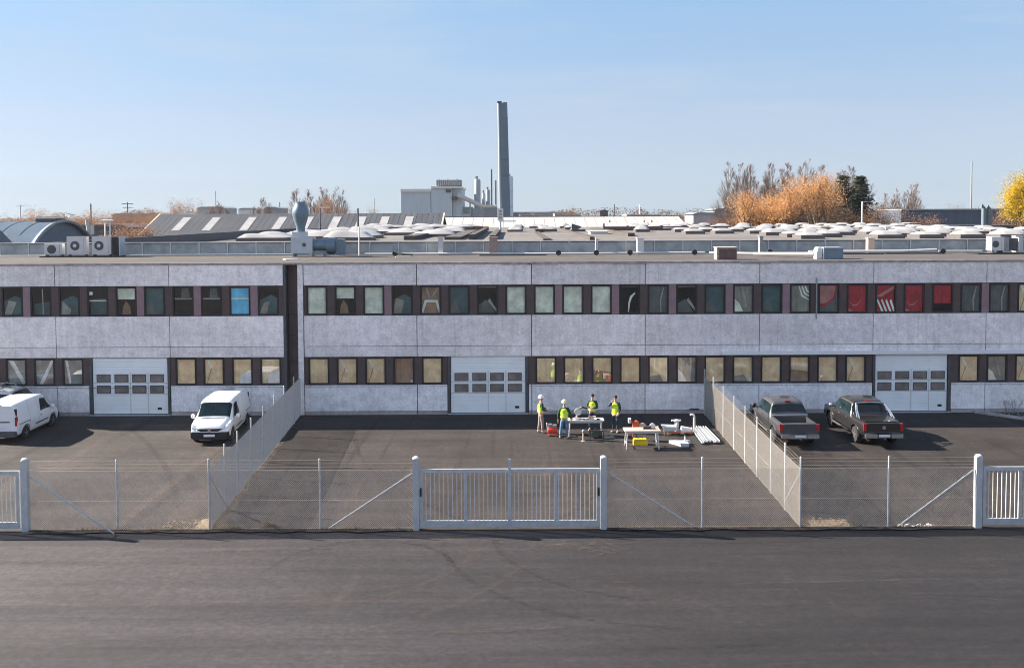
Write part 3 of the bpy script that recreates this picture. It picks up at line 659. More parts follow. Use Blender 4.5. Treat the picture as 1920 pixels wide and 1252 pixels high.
# ------------------------------------------------------------------ fences and gates
YG = 30.87
def wires(p, q, z0, z1, pitch=.064, r=.0052):
    """chain link: two families of inclined wires between p and q"""
    mb = MB(); p = Vector(p); q = Vector(q); Ln = (q-p).length; d = (q-p)/Ln; H = z1-z0; nrm = Vector((-d.y, d.x, 0))
    for fam in (0, 1):
        off = nrm*(.004 if fam else -.004)
        s = -H
        while s < Ln:
            u0, v0, u1, v1 = s, 0.0, s+H, H
            if u0 < 0: v0 = -u0; u0 = 0.0
            if u1 > Ln: v1 -= (u1-Ln); u1 = Ln
            if u1-u0 > .01:
                if fam: u0, u1 = Ln-u0, Ln-u1
                mb.tube(p+d*u0+Vector((0,0,z0+v0))+off, p+d*u1+Vector((0,0,z0+v1))+off, r, 3, cap=False)
            s += pitch
    return mb
def chain_fence(label, p, q, posts, braces=(), start_post=True, pr=.032, hp=2.4, group='chain link fences'):
    p = Vector((*p, 0)); q = Vector((*q, 0)); d = (q-p).normalized()
    t = thing('chain_link_fence', label, 'fence', p, group)
    wires(p, q, .04, 2.02, r=.0042 if abs(d.x) > .9 else .0054).build('wire_mesh', M['wire'], t, fixn=False)
    n = Vector((-d.y, d.x, 0))*.03
    for k, z in enumerate((.06, 1.0, 2.02, 2.12, 2.24, 2.36)):
        r_ = .004 if k < 3 else .0028
        MB().tube(p+n+Vector((0,0,z)), q+n+Vector((0,0,z)), r_, 4).build('line_wire' if k < 3 else 'barbed_wire', M['wire'], t)
    for s in posts:
        c = p+d*s
        m = MB(); m.tube(c-Vector((0,0,.02)), c+Vector((0,0,hp)), pr, 10); m.ball(c+Vector((0,0,hp)), pr*1.05, pr*1.05, pr*.7, 10, 6)
        m.build('post', M['galv'], t, smooth=True)
    for (s0, z0, s1, z1, off) in braces:
        o2 = Vector((-d.y, d.x, 0))*off
        MB().tube(p+d*s0+Vector((0,0,z0)), p+d*s1+Vector((0,0,z1))+o2, .028, 8).build('brace', M['galv'], t, smooth=True)
    return t
GL0, GL1 = -16.35, -3.35            # gate posts
SL, SR = (-10.18, YG), (9.62, YG)
chain_fence('front fence panel between the leftmost gate post and the left side fence', (-16.22, YG), SL, [2.96], [(.05, 1.85, 3.0, .05, -.42)])
chain_fence('front fence panel between the left side fence and the middle gate', SL, (-3.36, YG), [3.71], [(6.8, 1.9, 4.0, .05, 0)])
chain_fence('front fence panel between the middle gate and the right side fence', (3.13, YG), SR, [3.2], [(.05, 1.9, 2.95, .05, 0)])
chain_fence('front fence panel between the right side fence and the rightmost gate', SR, (15.45, YG), [2.95], [(5.8, 1.95, 3.3, .05, 0)])
Ls = (Vector((-11.2, 48.9)) - Vector(SL)).length
ys = [30.87, 32.9, 35.05, 37.35, 39.75, 42.15, 44.75, 47.3]
chain_fence('left side fence running back from the front fence to the brown recess', SL, (-11.2, 48.9), [(y-30.87)*Ls/18.03 for y in [30.87, 32.96, 34.9, 37.2, 39.5, 41.9, 44.3, 46.9]], [(.05, 1.85, 2.0, .3, 0)])
chain_fence('right side fence running back from the front fence beside the pickups', SR, (10.08, 48.9), [(y-30.87)*Ls/18.03 for y in [30.87, 32.8, 34.8, 37.0, 39.1, 41.3, 43.7, 46.2, 48.6]], [(.05, 1.85, 1.9, .3, 0)])
def gate(label, px0, px1, x0, x1, posts, stiles, cen=None, hinge=()):
    t = thing('gate', label, 'gate', ((x0+x1)/2, YG, 0), 'metal bar gates')
    for pxx in posts:
        m = MB(); m.box(pxx-.10, pxx+.10, YG-.10, YG+.10, -.02, 2.40)
        m.build('gate_post', M['gatem'], t)
        MB().lathe([(.11,2.402),(.11,2.44),(.07,2.47),(0,2.48)], (pxx, YG, 0), 12).build('post_cap', M['white'], t, smooth=True)
    g0, g1 = x0, x1
    m = MB(); m.box(g0, g1, YG-.04, YG+.04, 1.93, 2.05); m.box(g0, g1, YG-.04, YG+.04, .10, .30)
    m.build('gate_rail', M['gatem'], t)
    for s in [g0+.05, g1-.05] + list(stiles): MB().box(s-.05, s+.05, YG-.035, YG+.035, .302, 1.928).build('gate_stile', M['gatem'], t)
    xs = g0+.2; k = 0
    while xs < g1-.12:
        if all(abs(xs-s) > .10 for s in stiles):
            MB().box(xs-.0125, xs+.0125, YG-.0125, YG+.0125, .302, 1.928).build('gate_bar', M['white'], t)
        xs += .148
    if cen is not None:
        MB().box(cen-.045, cen+.045, YG-.09, YG-.045, .05, 2.38).build('drop_bolt_post', M['gatem'], t)
    for hx in hinge: MB().box(hx-.03, hx+.03, YG-.13, YG-.041, 1.15, 1.42).build('latch', M['black'], t)
    return t
gate('wide double leaf pale grey bar gate in the middle of the front fence', 0, 0, -3.12, 2.89, [-3.25, 3.02], [-1.60, -.13, 1.42], -.12, (-3.09, 2.86))
gate('pale blue grey bar gate cut by the left edge of the photo', 0, 0, -20.0, -16.52, [-16.33], [-18.1], None, ())
gate('pale bar gate cut by the right edge of the photo', 0, 0, 15.72, 20.0, [15.56], [16.97, 18.4], None, ())
# ------------------------------------------------------------------ vehicles
def interp(st, x):
    if x <= st[0][0]: return st[0][1:]
    for a, b in zip(st[:-1], st[1:]):
        if x <= b[0]:
            t = (x-a[0])/(b[0]-a[0]); return tuple(u+(v-u)*t for u, v in zip(a[1:], b[1:]))
    return st[-1][1:]
class Body:
    """station: x, z_bottom, w_low, z_belt, w_belt, z_top, w_top"""
    def __init__(s, st, sm=.06): s.st = st; s.sm = sm
    def par(s, x):
        k = s.sm; A = [interp(s.st, x+d) for d in (-k, -k/2, 0, k/2, k)]
        return tuple(sum(a[i] for a in A)/5 for i in range(6))
    def sec(s, x, t):
        zb, wl, zc, wc, zt, wt = s.par(x)
        P = [(0,zb),(wl*.88,zb),(wl,zb+.10),(wc,(zb+zc)*.5+.06),(wc*.985,zc),(wt,zt-.09),(wt*.86,zt-.015),(0,zt)]
        def f(t):
            t = max(0, min(6.999, t)); i = int(t); u = t-i; return (P[i][0]+(P[i+1][0]-P[i][0])*u, P[i][1]+(P[i+1][1]-P[i][1])*u)
        if t < .2 or t > 6.8: q = f(t)
        else:
            Q = [f(t+d) for d in (-.16, 0, .16)]; q = (sum(a[0] for a in Q)/3, sum(a[1] for a in Q)/3)
        return Vector((x, q[0], q[1]))
    def mesh(s, nx=70):
        x0, x1 = s.st[0][0], s.st[-1][0]; mb = MB()
        T = [0,.5,.9,1.15,1.6,1.95,2.3,2.7,3.0,3.4,3.8,4.05,4.4,4.7,4.9,5.15,5.5,5.85,6.2,6.6,7.0]; m = len(T)
        ring = m*2-2; vs = []; fs = []
        xs = [x0+(x1-x0)*i/nx for i in range(nx+1)]
        for x in xs:
            a = [s.sec(x, t) for t in T]; vs += a + [Vector((p.x, -p.y, p.z)) for p in reversed(a[1:-1])]
        for i in range(nx):
            for j in range(ring): k = (j+1) % ring; fs.append((i*ring+j, i*ring+k, (i+1)*ring+k, (i+1)*ring+j))
        fs.append(tuple(range(ring))); fs.append(tuple(reversed(range(nx*ring, nx*ring+ring))))
        return mb.add(vs, fs)
    def patch(s, x0, x1, t0, t1, off=.012, side=1, nx=8, ntt=5, xt=None, mb=None):
        """quad patch lying on the surface; xt(u,v) can skew x"""
        mb = mb or MB(); vs = []; fs = []
        for i in range(nx+1):
            for j in range(ntt+1):
                u, v = i/nx, j/ntt; x = x0+(x1-x0)*u
                if xt: x = xt(u, v)
                t = t0+(t1-t0)*v; p = s.sec(x, t)
                dx = s.sec(x+.03, t)-s.sec(x-.03, t); dt = s.sec(x, min(7, t+.1))-s.sec(x, max(0, t-.1))
                n = dx.cross(dt)
                n = n.normalized() if n.length > 1e-7 else Vector((0, 0, 1))
                if n.y < -.2 and p.y > .02: n = -n
                if abs(n.y) <= .2 and n.z < 0: n = -n
                p = p+n*off; vs.append((p.x, p.y*side, p.z))
        for i in range(nx):
            for j in range(ntt): a = i*(ntt+1)+j; fs.append((a, a+ntt+1, a+ntt+2, a+1))
        return mb.add(vs, fs)
    def cross_patch(s, x0, x1, t0, off=.012, nx=6):      # both sides, over the top
        mb = MB(); s.patch(x0, x1, t0, 7.0, off, 1, nx, 8, mb=mb); s.patch(x0, x1, t0, 7.0, off, -1, nx, 8, mb=mb); return mb
def carve(o, cutters):
    tmp = []
    for c in cutters:
        co = c.build('cutter', M['rubber'], o.parent, local=True); tmp.append(co)
        md = o.modifiers.new('cut', 'BOOLEAN'); md.operation = 'DIFFERENCE'; md.object = co; md.solver = 'EXACT'
    bpy.context.view_layer.update(); dg = bpy.context.evaluated_depsgraph_get()
    me = bpy.data.meshes.new_from_object(o.evaluated_get(dg)); o.modifiers.clear(); o.data = me
    for t in tmp: bpy.data.objects.remove(t)
    me.materials.clear(); me.materials.append(o_mat[o.name])
    me.polygons.foreach_set('material_index', [0]*len(me.polygons))
    me.shade_smooth(); me.set_sharp_from_angle(angle=R(40))
o_mat = {}
def wheel(t, x, side, yo, r=.33, wd=.21):
    y0 = side*(yo-wd); y1 = side*yo; a, b = min(y0, y1), max(y0, y1)
    w = MB().lathe([(r*.62,a),(r*.9,a),(r,a+.04),(r,b-.04),(r*.93,b),(r*.64,b)], (x, 0, r), 28, 'y')
    w.f = [f for f in w.f]
    ty = w.build('wheel', M['rubber'], t, smooth=True, local=True)
    yo2 = side*(yo-.015)
    m = MB(); m.lathe([(r*.66, side*yo-side*.05),(r*.64, yo2)], (x, 0, r), 24, 'y')
    m.lathe([(r*.17, side*yo-side*.05),(r*.15, yo2)], (x, 0, r), 12, 'y')
    for k in range(5):
        an = k*2*math.pi/5+.3; m.tube((x, side*(yo-.03), r), (x+math.cos(an)*r*.6, side*(yo-.03), r+math.sin(an)*r*.6), .035, 6)
    rm = m.build('rim', M['rim'], ty, smooth=True, local=True)
    return ty
def mk_body(t, B, paint, axles, yw, rw, cuts=()):
    o = B.mesh().build('body', paint, t, local=True); o_mat[o.name] = paint
    cs = []
    for ax in axles:
        for sd in (-1, 1): cs.append(MB().lathe([(rw+.07, sd*.55),(rw+.07, sd*1.2)], (ax, 0, rw+.01), 24, 'y'))
    carve(o, cs+list(cuts)); return o
VAN = Body([(-2.14,.42,.78,1.00,.84,1.72,.68),(-2.06,.30,.84,1.00,.89,1.80,.73),(-1.0,.24,.87,1.02,.915,1.84,.755),(.25,.24,.88,1.02,.915,1.84,.755),
            (.72,.24,.88,1.03,.915,1.78,.74),(1.42,.24,.88,1.02,.91,1.14,.76),(1.80,.24,.87,.93,.89,1.02,.72),(2.04,.26,.84,.80,.85,.88,.66),(2.14,.34,.78,.62,.78,.68,.6)], .07)
VANL = Body([(-2.52,.42,.78,1.00,.84,1.72,.68),(-2.44,.30,.84,1.00,.89,1.80,.73)] + VAN.st[2:], .07)
def van(label, loc, rz, long=False, paint='vanw', rack=False, group='white vans', name='delivery_van', cat='van'):
    B = VANL if long else VAN; xr = B.st[0][0]
    t = thing(name, label, cat, loc, group, rz)
    ax = (-1.36 if not long else -1.70, 1.36)
    mk_body(t, B, M[paint], ax, .78, .33)
    for a in ax:
        for sd in (-1, 1): wheel(t, a, sd, .90, .325)
    sk = lambda u, v: .74+.02+(.66)*(1-v)*0 + (1-v)*.64 if False else None
    # windscreen
    mb = MB()
    for sd in (1, -1): B.patch(.80, 1.38, 5.05, 7.0, .012, sd, 8, 8, mb=mb)
    mb.build('windscreen', M['cglass'], t, smooth=True, local=True)
    for sd in (1, -1):
        B.patch(.1, 1.1, 4.06, 4.86, .012, sd, 10, 5, xt=lambda u, v: (.02+.12*v)+( (1.26-.58*v)-(.02+.12*v))*u).build('side_window', M['cglass'], t, smooth=True, local=True)
        if rack: B.patch(-1.9, -.1, 4.06, 4.86, .012, sd, 10, 5).build('side_window', M['cglass'], t, smooth=True, local=True)
        B.patch(-.5, .8, 2.55, 2.72, .014, sd).build('rubbing_strip', M['black'], t, local=True)
        if not rack: B.patch(xr+.12, -1.0 if not long else -1.3, 3.42, 3.52, .012, sd).build('door_slide_rail', M['black'], t, local=True)
        B.patch(-.13, -.08, 3.52, 3.62, .03, sd, 2, 1).build('door_handle', M['black'], t, local=True) if rack else B.patch(-.05, .12, 3.5, 3.64, .03, sd, 2, 1).build('door_handle', M['black'], t, local=True)
        for xx in (-.15, 1.02): B.patch(xx-.006, xx+.006, 2.3, 4.0 if xx > 1 else 5.2, .004, sd, 1, 10).build('door_seam', M['dgrey'], t, local=True)
        if not rack: B.patch(-1.0, -.988, 2.3, 5.2, .004, sd, 1, 10).build('door_seam', M['dgrey'], t, local=True)
        # lights
        m = MB(); m.cb((xr+.035, sd*.80, 1.0), .10, .10, .42); m.build('tail_light', M['red'], t, local=True)
        m = MB(); m.cb((xr+.055, sd*.75, 1.38), .10, .11, .38); m.build('rear_pillar_trim', M['black'], t, local=True)
        B.patch(1.86, 2.07, 3.75, 5.2, .02, sd, 5, 6, xt=lambda u, v: 1.80+.05*v+(.25-.03*v)*u).build('headlight', M['lamp'], t, smooth=True, local=True)
        mm = MB(); mm.ball((1.0, sd*1.04, 1.10), .08, .10, .12, 10, 8); mm.tube((1.02, sd*.88, 1.06), (1.0, sd*1.0, 1.08), .03, 6)
        mm.build('mirror', M[paint] if not rack else M['black'], t, smooth=True, local=True)
    m = MB(); m.cb((2.10, 0, .44), .16, 1.62, .30); m.cb((2.05, 0, .30), .16, 1.5, .12)
    for sd in (1, -1): m.cb((2.0, sd*.80, .46), .22, .12, .26, 0)
    b = m.build('front_bumper', M['black'], t, local=True)
    MB().cb((2.19, 0, .44), .015, .50, .11).build('number_plate', M['plate'], b, local=True)
    MB().prism([(-.62,.74),(.62,.74),(.40,.62),(-.40,.62)], 2.075, 2.15, 'x').build('grille', M['black'], t, local=True)
    m = MB(); m.prism([(0,.795),(.085,.68),(0,.565),(-.085,.68)], 2.155, 2.175, 'x'); m.build('emblem', M['chrome'], t, local=True)
    m = MB(); m.cb((2.12, 0, .60), .10, .9, .03); m.build('grille_trim', M[paint], t, local=True)
    m = MB(); m.cb((xr-.02, 0, .42), .18, 1.62, .26); m.build('rear_bumper', M['dgrey'], t, local=True)
    MB().cb((xr-.02, 0, .70), .02, .5, .11).build('number_plate', M['plate'], t, local=True)
    MB().box(xr-.01, xr+.0, -.006, .006, .60, 1.70).build('door_seam', M['dgrey'], t, local=True)
    MB().cb((xr-.015, -.25, .98), .03, .5, .05).build('door_handle', M['dgrey'], t, local=True)
    MB().cb((xr+.03, 0, 1.76), .1, .22, .03).build('brake_light', M['red'], t, local=True)
    MB().tube((.35, 0, 1.83), (.27, 0, 1.95), .012, 5).build('aerial', M['black'], t, local=True)
    for sd in (1, -1): MB().cb((1.50, sd*.28, 1.13), .03, .55, .02).build('wiper', M['black'], t, local=True)
    if rack:
        for sd in (1, -1): MB().path([(-1.7, sd*.62, 1.82), (-1.6, sd*.62, 1.95), (.2, sd*.62, 1.95), (.3, sd*.62, 1.82)], .025, 6).build('roof_rail', M['rack'], t, local=True)
        for xx in (-1.2, -.2): MB().box(xx-.04, xx+.04, -.7, .7, 1.955, 2.0).build('roof_bar', M['rack'], t, local=True)
    return t
PK = [(-2.66,.52,.82,.96,.88,1.10,.86),(-2.58,.46,.85,.96,.91,1.14,.88),(-1.14,.42,.88,.98,.925,1.15,.89),(-1.06,.42,.88,1.12,.925,1.22,.86),(-.84,.40,.88,1.13,.925,1.76,.71),
      (-.4,.40,.88,1.13,.925,1.81,.725),(.45,.40,.88,1.13,.925,1.80,.72),(.72,.40,.88,1.13,.925,1.74,.71),(1.40,.40,.88,1.10,.92,1.20,.80),(2.30,.42,.88,.99,.91,1.10,.80),(2.58,.48,.84,.88,.87,1.00,.76),(2.68,.55,.78,.78,.80,.86,.7)]
def pickup(label, loc, rz, paint, cover=False, bars=False, oval=False):
    B = Body(PK, .05); t = thing('pickup_truck', label, 'pickup', loc, 'pickup trucks in the right yard', rz)
    cuts = [] if cover else [MB().box(-2.52, -1.18, -.74, .74, .66, 1.4)]
    ax = (-1.62, 1.62)
    mk_body(t, B, M[paint], ax, .8, .38, cuts)
    for a in ax:
        for sd in (-1, 1): wheel(t, a, sd, .92, .38, .25)
    if not cover: MB().box(-2.51, -1.19, -.735, .735, .63, .665).build('bed_liner', M['black'], t, local=True)
    else: MB().box(-2.52, -1.17, -.76, .76, 1.145, 1.175).build('bed_cover', M[paint], t, local=True)
    mb = MB()
    for sd in (1, -1): B.patch(-1.02, -.88, 4.98, 7.0, .015, sd, 6, 8, mb=mb)
    mb.build('rear_window', M['cglass'], t, smooth=True, local=True)
    mb = MB()
    for sd in (1, -1): B.patch(.76, 1.36, 5.05, 7.0, .012, sd, 8, 8, mb=mb)
    mb.build('windscreen', M['cglass'], t, smooth=True, local=True)
    for sd in (1, -1):
        B.patch(0, 1, 4.1, 4.88, .012, sd, 8, 5, xt=lambda u, v: (-.86+.08*v)+(.86)*u).build('side_window', M['cglass'], t, smooth=True, local=True)
        B.patch(0, 1, 4.1, 4.88, .012, sd, 8, 5, xt=lambda u, v: .08+((1.18-.50*v)-.08)*u).build('side_window', M['cglass'], t, smooth=True, local=True)
        if bars or paint == 'truckg':
            B.patch(-.93, .7, 4.93, 5.0, .016, sd, 10, 1).build('window_trim', M['chrome'], t, local=True)
        for xx in (-.93, .04, 1.12): B.patch(xx-.006, xx+.006, 2.3, 4.0, .004, sd, 1, 8).build('door_seam', M['dgrey'], t, local=True)
        for xx in (-.75, .2): B.patch(xx, xx+.17, 3.5, 3.62, .03, sd, 2, 1).build('door_handle', M['chrome'], t, local=True)
        MB().path([(-.95, sd*.95, .42), (1.05, sd*.95, .42)], .05, 8).build('side_step', M['chrome'], t, local=True)
        # wheel arch flares
        for a in ax:
            m = MB(); pts = [(a+.47*math.cos(q), sd*.90, .39+.47*math.sin(q)) for q in [math.pi*k/10 for k in range(11)]]
            m.path(pts, .035, 6); m.build('wheel_arch', M[paint], t, smooth=True, local=True)
        m = MB(); m.cb((-2.61, sd*.825, .93), .12, .13, .33); m.build('tail_light', M['red'], t, local=True)
        B.patch(2.35, 2.6, 3.7, 5.0, .02, sd, 4, 4).build('headlight', M['lamp'], t, smooth=True, local=True)
        mm = MB(); mm.ball((.98, sd*1.08, 1.22), .09, .12, .12, 10, 8); mm.tube((1.0, sd*.9, 1.14), (.98, sd*1.02, 1.18), .03, 6); mm.build('mirror', M['chrome'] if bars else M['black'], t, smooth=True, local=True)
        MB().cb((-2.74, sd*.58, .56), .16, .52, .16).build('bumper_end', M['chrome'], t, local=True)
    MB().cb((-2.67, 0, .90), .05, 1.42, .42).build('tailgate', M[paint], t, local=True)
    MB().cb((-2.70, 0, .72), .02, 1.42, .015).build('tailgate_crease', M['dgrey'], t, local=True)
    MB().cb((-2.71, 0, 1.0), .03, .26, .07).build('tailgate_handle', M['dgrey'] if not oval else M['black'], t, local=True)
    MB().cb((-2.72, 0, .54), .12, 1.0, .15).build('rear_bumper', M['dgrey'] if oval else M['mgrey'], t, local=True)
    MB().cb((-2.80, 0, .58), .02, .50, .11).build('number_plate', M['plate'], t, local=True)
    MB().tube((-2.66, 0, .44), (-2.86, 0, .44), .03, 8).build('tow_ball', M['chrome'], t, local=True)
    MB().cb((2.66, 0, .62), .10, 1.66, .28).build('front_bumper', M['black'], t, local=True)
    MB().cb((2.69, 0, .84), .05, 1.1, .2).build('grille', M['black'], t, local=True)
    MB().cb((-.84, 0, 1.785), .08, .26, .04).build('brake_light', M['red'], t, local=True)
    if oval: MB().lathe([(.085,-2.735),(.08,-2.725),(.0,-2.724)][::-1], (0, 0, .93), 16, 'x').build('emblem', M['chrome'], t, local=True)
    if bars:
        for sd in (1, -1):
            for k, dx in enumerate((0, .14)):
                MB().path([(-1.10-dx, sd*.66, 1.72-.06*k), (-1.28-dx*1.3, sd*.74, 1.50), (-1.66-dx*2, sd*.80, 1.17)], .032, 8).build('sports_bar', M['chrome'], t, smooth=True, local=True)
        MB().path([(-1.10, -.66, 1.72), (-1.08, 0, 1.76), (-1.10, .66, 1.72)], .03, 8).build('sports_bar', M['chrome'], t, smooth=True, local=True)
    else:
        MB().path([(-1.12, -.86, 1.20), (-1.12, .86, 1.20)], .02, 6).build('bed_rail', M['chrome'], t, local=True)
    return t
def place(rear, front, wb_mid=True):
    d = Vector(front)-Vector(rear); return math.atan2(d.y, d.x)
# vans: heading +Y is rz = 90 deg
van('white van at the left photo edge showing its rear doors and red tail light', (-24.02, 45.25, 0), R(91.5), False)
van('white van with its windscreen and dark bumper facing the camera, beside the left side fence', (-14.12, 44.75, 0), R(-86.5), True)
van('silver car with a roof rack, almost hidden behind the leftmost white van', (-26.0, 47.35, 0), R(0), False, 'carsil', True, None, 'parked_car', 'car')
pickup('grey pickup with an open empty load bed, next to the right side fence', (12.84, 44.15, 0), R(90.5), 'truckg')
pickup('dark bronze pickup with covered bed and chrome sports bars near the right garage door', (16.62, 44.2, 0), R(90.5), 'truckb', True, True, True)
# ------------------------------------------------------------------ people
def skin(name, verts, edges, radii, mt, parent, sub=2):
    me = bpy.data.meshes.new(name); me.from_pydata(verts, edges, []); o = bpy.data.objects.new(name, me); COL.objects.link(o)
    md = o.modifiers.new('s', 'SKIN'); md.use_smooth_shade = True
    for i, rr_ in enumerate(radii):
        sv = me.skin_vertices[0].data[i]; sv.radius = rr_ if isinstance(rr_, tuple) else (rr_, rr_); sv.use_root = (i == 0)
    ss = o.modifiers.new('u', 'SUBSURF'); ss.levels = sub; ss.render_levels = sub
    bpy.context.view_layer.update(); dg = bpy.context.evaluated_depsgraph_get()
    m2 = bpy.data.meshes.new_from_object(o.evaluated_get(dg)); o.modifiers.clear(); o.data = m2; o.name = name
    m2.materials.clear(); m2.materials.append(mt); m2.polygons.foreach_set('material_index', [0]*len(m2.polygons)); m2.shade_smooth()
    o.parent = parent; return o
def person(label, loc, rz, pose, top, hat, trousers, long_vest=False):
    """local: +y forward, +x person's right ... ; pose gives elbow/wrist for both arms and foot spots"""
    t = thing('person', label, 'person', loc, 'workers in the yard', rz)
    V = [Vector((0,0,.95)), Vector((0,0,1.12)), Vector((0,.0,1.32)), Vector((0,0,1.47)), Vector((0,.015,1.56)), Vector((0,.03,1.66)), Vector((0,.025,1.74))]
    Rr = [(.15,.11),(.14,.10),(.165,.11),(.09,.07),.052,(.075,.09),(.06,.075)]
    E = [(0,1),(1,2),(2,3),(3,4),(4,5),(5,6)]
    J = {}
    for s in (1, -1):
        sh = Vector((s*.185, 0, 1.42)); el, wr = [Vector((s*a[0], a[1], a[2])) for a in pose['R' if s > 0 else 'L']]
        i = len(V); V += [sh, el, wr]; Rr += [.058, .042, .028]; E += [(3 if False else 2, i), (i, i+1), (i+1, i+2)]
        d = (wr-el).normalized(); sd = d.cross(Vector((0,0,1)))
        sd = Vector((1,0,0)) if sd.length < .1 else sd.normalized(); dn = d.cross(sd).normalized()
        pal = wr+d*.07; V.append(pal); Rr.append((.034,.018)); E.append((i+2, i+3)); pi_ = i+3
        for k, (o_, ln) in enumerate(((-.030,.065),(-.010,.078),(.011,.073),(.031,.058))):
            b = len(V); V += [pal+sd*o_+d*.03, pal+sd*o_*1.2+d*(.03+ln*.55)+dn*.012, pal+sd*o_*1.15+d*(.03+ln*.85)+dn*.04]; Rr += [.009,.0085,.0075]; E += [(pi_, b), (b, b+1), (b+1, b+2)]
        b = len(V); V += [wr+d*.035-sd*.035, wr+d*.075-sd*.06+dn*.01]; Rr += [.011,.009]; E += [(i+2, b), (b, b+1)]
        J[s] = (sh, el, wr)
        hip = Vector((s*.095, 0, .90)); kn, an = [Vector((s*a[0], a[1], a[2])) for a in pose['RL' if s > 0 else 'LL']]
        toe = an+Vector((s*.03, .16, -.05)); i = len(V); V += [hip, kn, an, toe]; Rr += [.085,.055,.038,.032]; E += [(0, i), (i, i+1), (i+1, i+2), (i+2, i+3)]
        J[s*2] = (hip, kn, an, toe)
    body = skin('body', V, E, Rr, M['skin'], t)
    # trousers
    tv = [Vector((0,0,1.0)), Vector((0,0,.93))]; tr = [(.165,.12),(.165,.125)]; te = [(0,1)]
    for s in (2, -2):
        hip, kn, an, toe = J[s]; i = len(tv); tv += [hip-Vector((0,0,.03)), kn, an+Vector((0,0,.04))]; tr += [.100,.075,.062]; te += [(1,i),(i,i+1),(i+1,i+2)]
    skin('trousers', tv, te, tr, M[trousers], t)
    for s in (2, -2):
        hip, kn, an, toe = J[s]
        skin('boot', [an+Vector((0,-.03,.04)), an+Vector((0,-.01,-.04)), toe+Vector((0,.03,.005))], [(0,1),(1,2)], [.055,.050,.045], M['boot'], t)
    # jacket with sleeves
    jv = [Vector((0,0,1.0)), Vector((0,0,1.15)), Vector((0,0,1.33)), Vector((0,0,1.46))]; jr = [(.165,.125),(.160,.118),(.185,.128),(.10,.085)]; je = [(0,1),(1,2),(2,3)]
    for s in (1, -1):
        sh, el, wr = J[s]; i = len(jv); jv += [sh, el, el+(wr-el)*.9]; jr += [.072,.060,.045]; je += [(2,i),(i,i+1),(i+1,i+2)]
    skin('jacket', jv, je, jr, M[top], t)
    lo = .78 if long_vest else .92
    vv = [Vector((0,0,lo)), Vector((0,0,lo+.12)), Vector((0,0,1.15)), Vector((0,0,1.34)), Vector((0,0,1.46))]
    v = skin('safety_vest', vv, [(0,1),(1,2),(2,3),(3,4)], [(.205,.155),(.20,.155),(.20,.148),(.225,.155),(.17,.115)], M['vest'], t)
    for z in (lo+.13, 1.16):
        MB().lathe([(1.0,z-.025),(1.02,z),(1.0,z+.025)], (0,0,0), 20).build('reflective_band', M['reflect'], v, local=True)
        b = v.children[-1]
        for q in b.data.vertices: q.co.x *= .190 if z < 1.1 else .182; q.co.y *= .150 if z < 1.1 else .140
    # face and headgear
    hz = 1.69
    m = MB(); m.ball((0,.125,hz-.015), .014,.018,.022, 8, 6); m.build('nose', M['skin'], body, smooth=True, local=True)
    for s in (1, -1):
        MB().ball((s*.030,.112,hz+.015), .010,.006,.007, 8, 6).build('eye', M['black'], body, local=True)
        MB().ball((s*.082,.02,hz-.01), .012,.022,.032, 8, 6).build('ear', M['skin'], body, smooth=True, local=True)
    MB().ball((0,.112,hz-.055), .024,.006,.007, 8, 6).build('mouth', M['brick'], body, local=True)
    if hat == 'hair':
        m = MB(); m.ball((0,.005,hz+.035), .092,.108,.092, 14, 10); h = m.build('hair', M['hair'], t, smooth=True, local=True)
    else:
        m = MB(); m.lathe([(.145,hz+.02),(.15,hz+.03),(.128,hz+.045),(.122,hz+.09),(.10,hz+.135),(.055,hz+.162),(0,hz+.17)], (0,.01,0), 18)
        m.lathe([(.075,hz+.0),(.088,hz+.025),(.02,hz+.10)], (0,-.01,0), 12); m.box(-.10,.10,.12,.19,hz+.018,hz+.032)
        m.build('helmet', M[hat], t, smooth=True, local=True)
    return t
stand = dict(RL=((.11,.03,.48),(.12,0,.09)), LL=((.11,.03,.48),(.12,0,.09)))
person('worker in a white helmet and yellow vest facing right with forearms held out', (1.35, 44.74, 0), R(-72),
       dict(R=((.25,.02,1.15),(.16,.27,1.10)), L=((.25,.06,1.16),(.12,.38,1.14)), RL=((.10,.05,.48),(.10,.06,.09)), LL=((.11,-.02,.48),(.12,-.08,.09))), 'dgreen', 'helm', 'khaki')
person('worker in cream helmet and blue jeans seen from behind at the trestle table', (2.42, 43.54, 0), R(-8),
       dict(R=((.30,.0,1.14),(.31,.12,.90)), L=((.28,.0,1.14),(.29,.05,.88)), RL=((.13,.02,.48),(.15,0,.09)), LL=((.15,.0,.48),(.20,-.02,.09))), 'dgreen', 'helmy', 'jeans')
person('bareheaded worker with folded hands standing behind the white trestle table', (3.88, 45.15, 0), R(165),
       dict(R=((.26,.05,1.15),(.02,.24,1.22)), L=((.26,.06,1.14),(.04,.26,1.16)), **stand), 'dgreen', 'hair', 'darkj')
person('worker in long yellow vest holding a hand to the face, right of the white table', (4.97, 44.79, 0), R(150),
       dict(R=((.30,.16,1.26),(.10,.20,1.52)), L=((.26,.03,1.14),(.20,.16,.98)), **stand), 'darkj', 'hair', 'darkj', True)
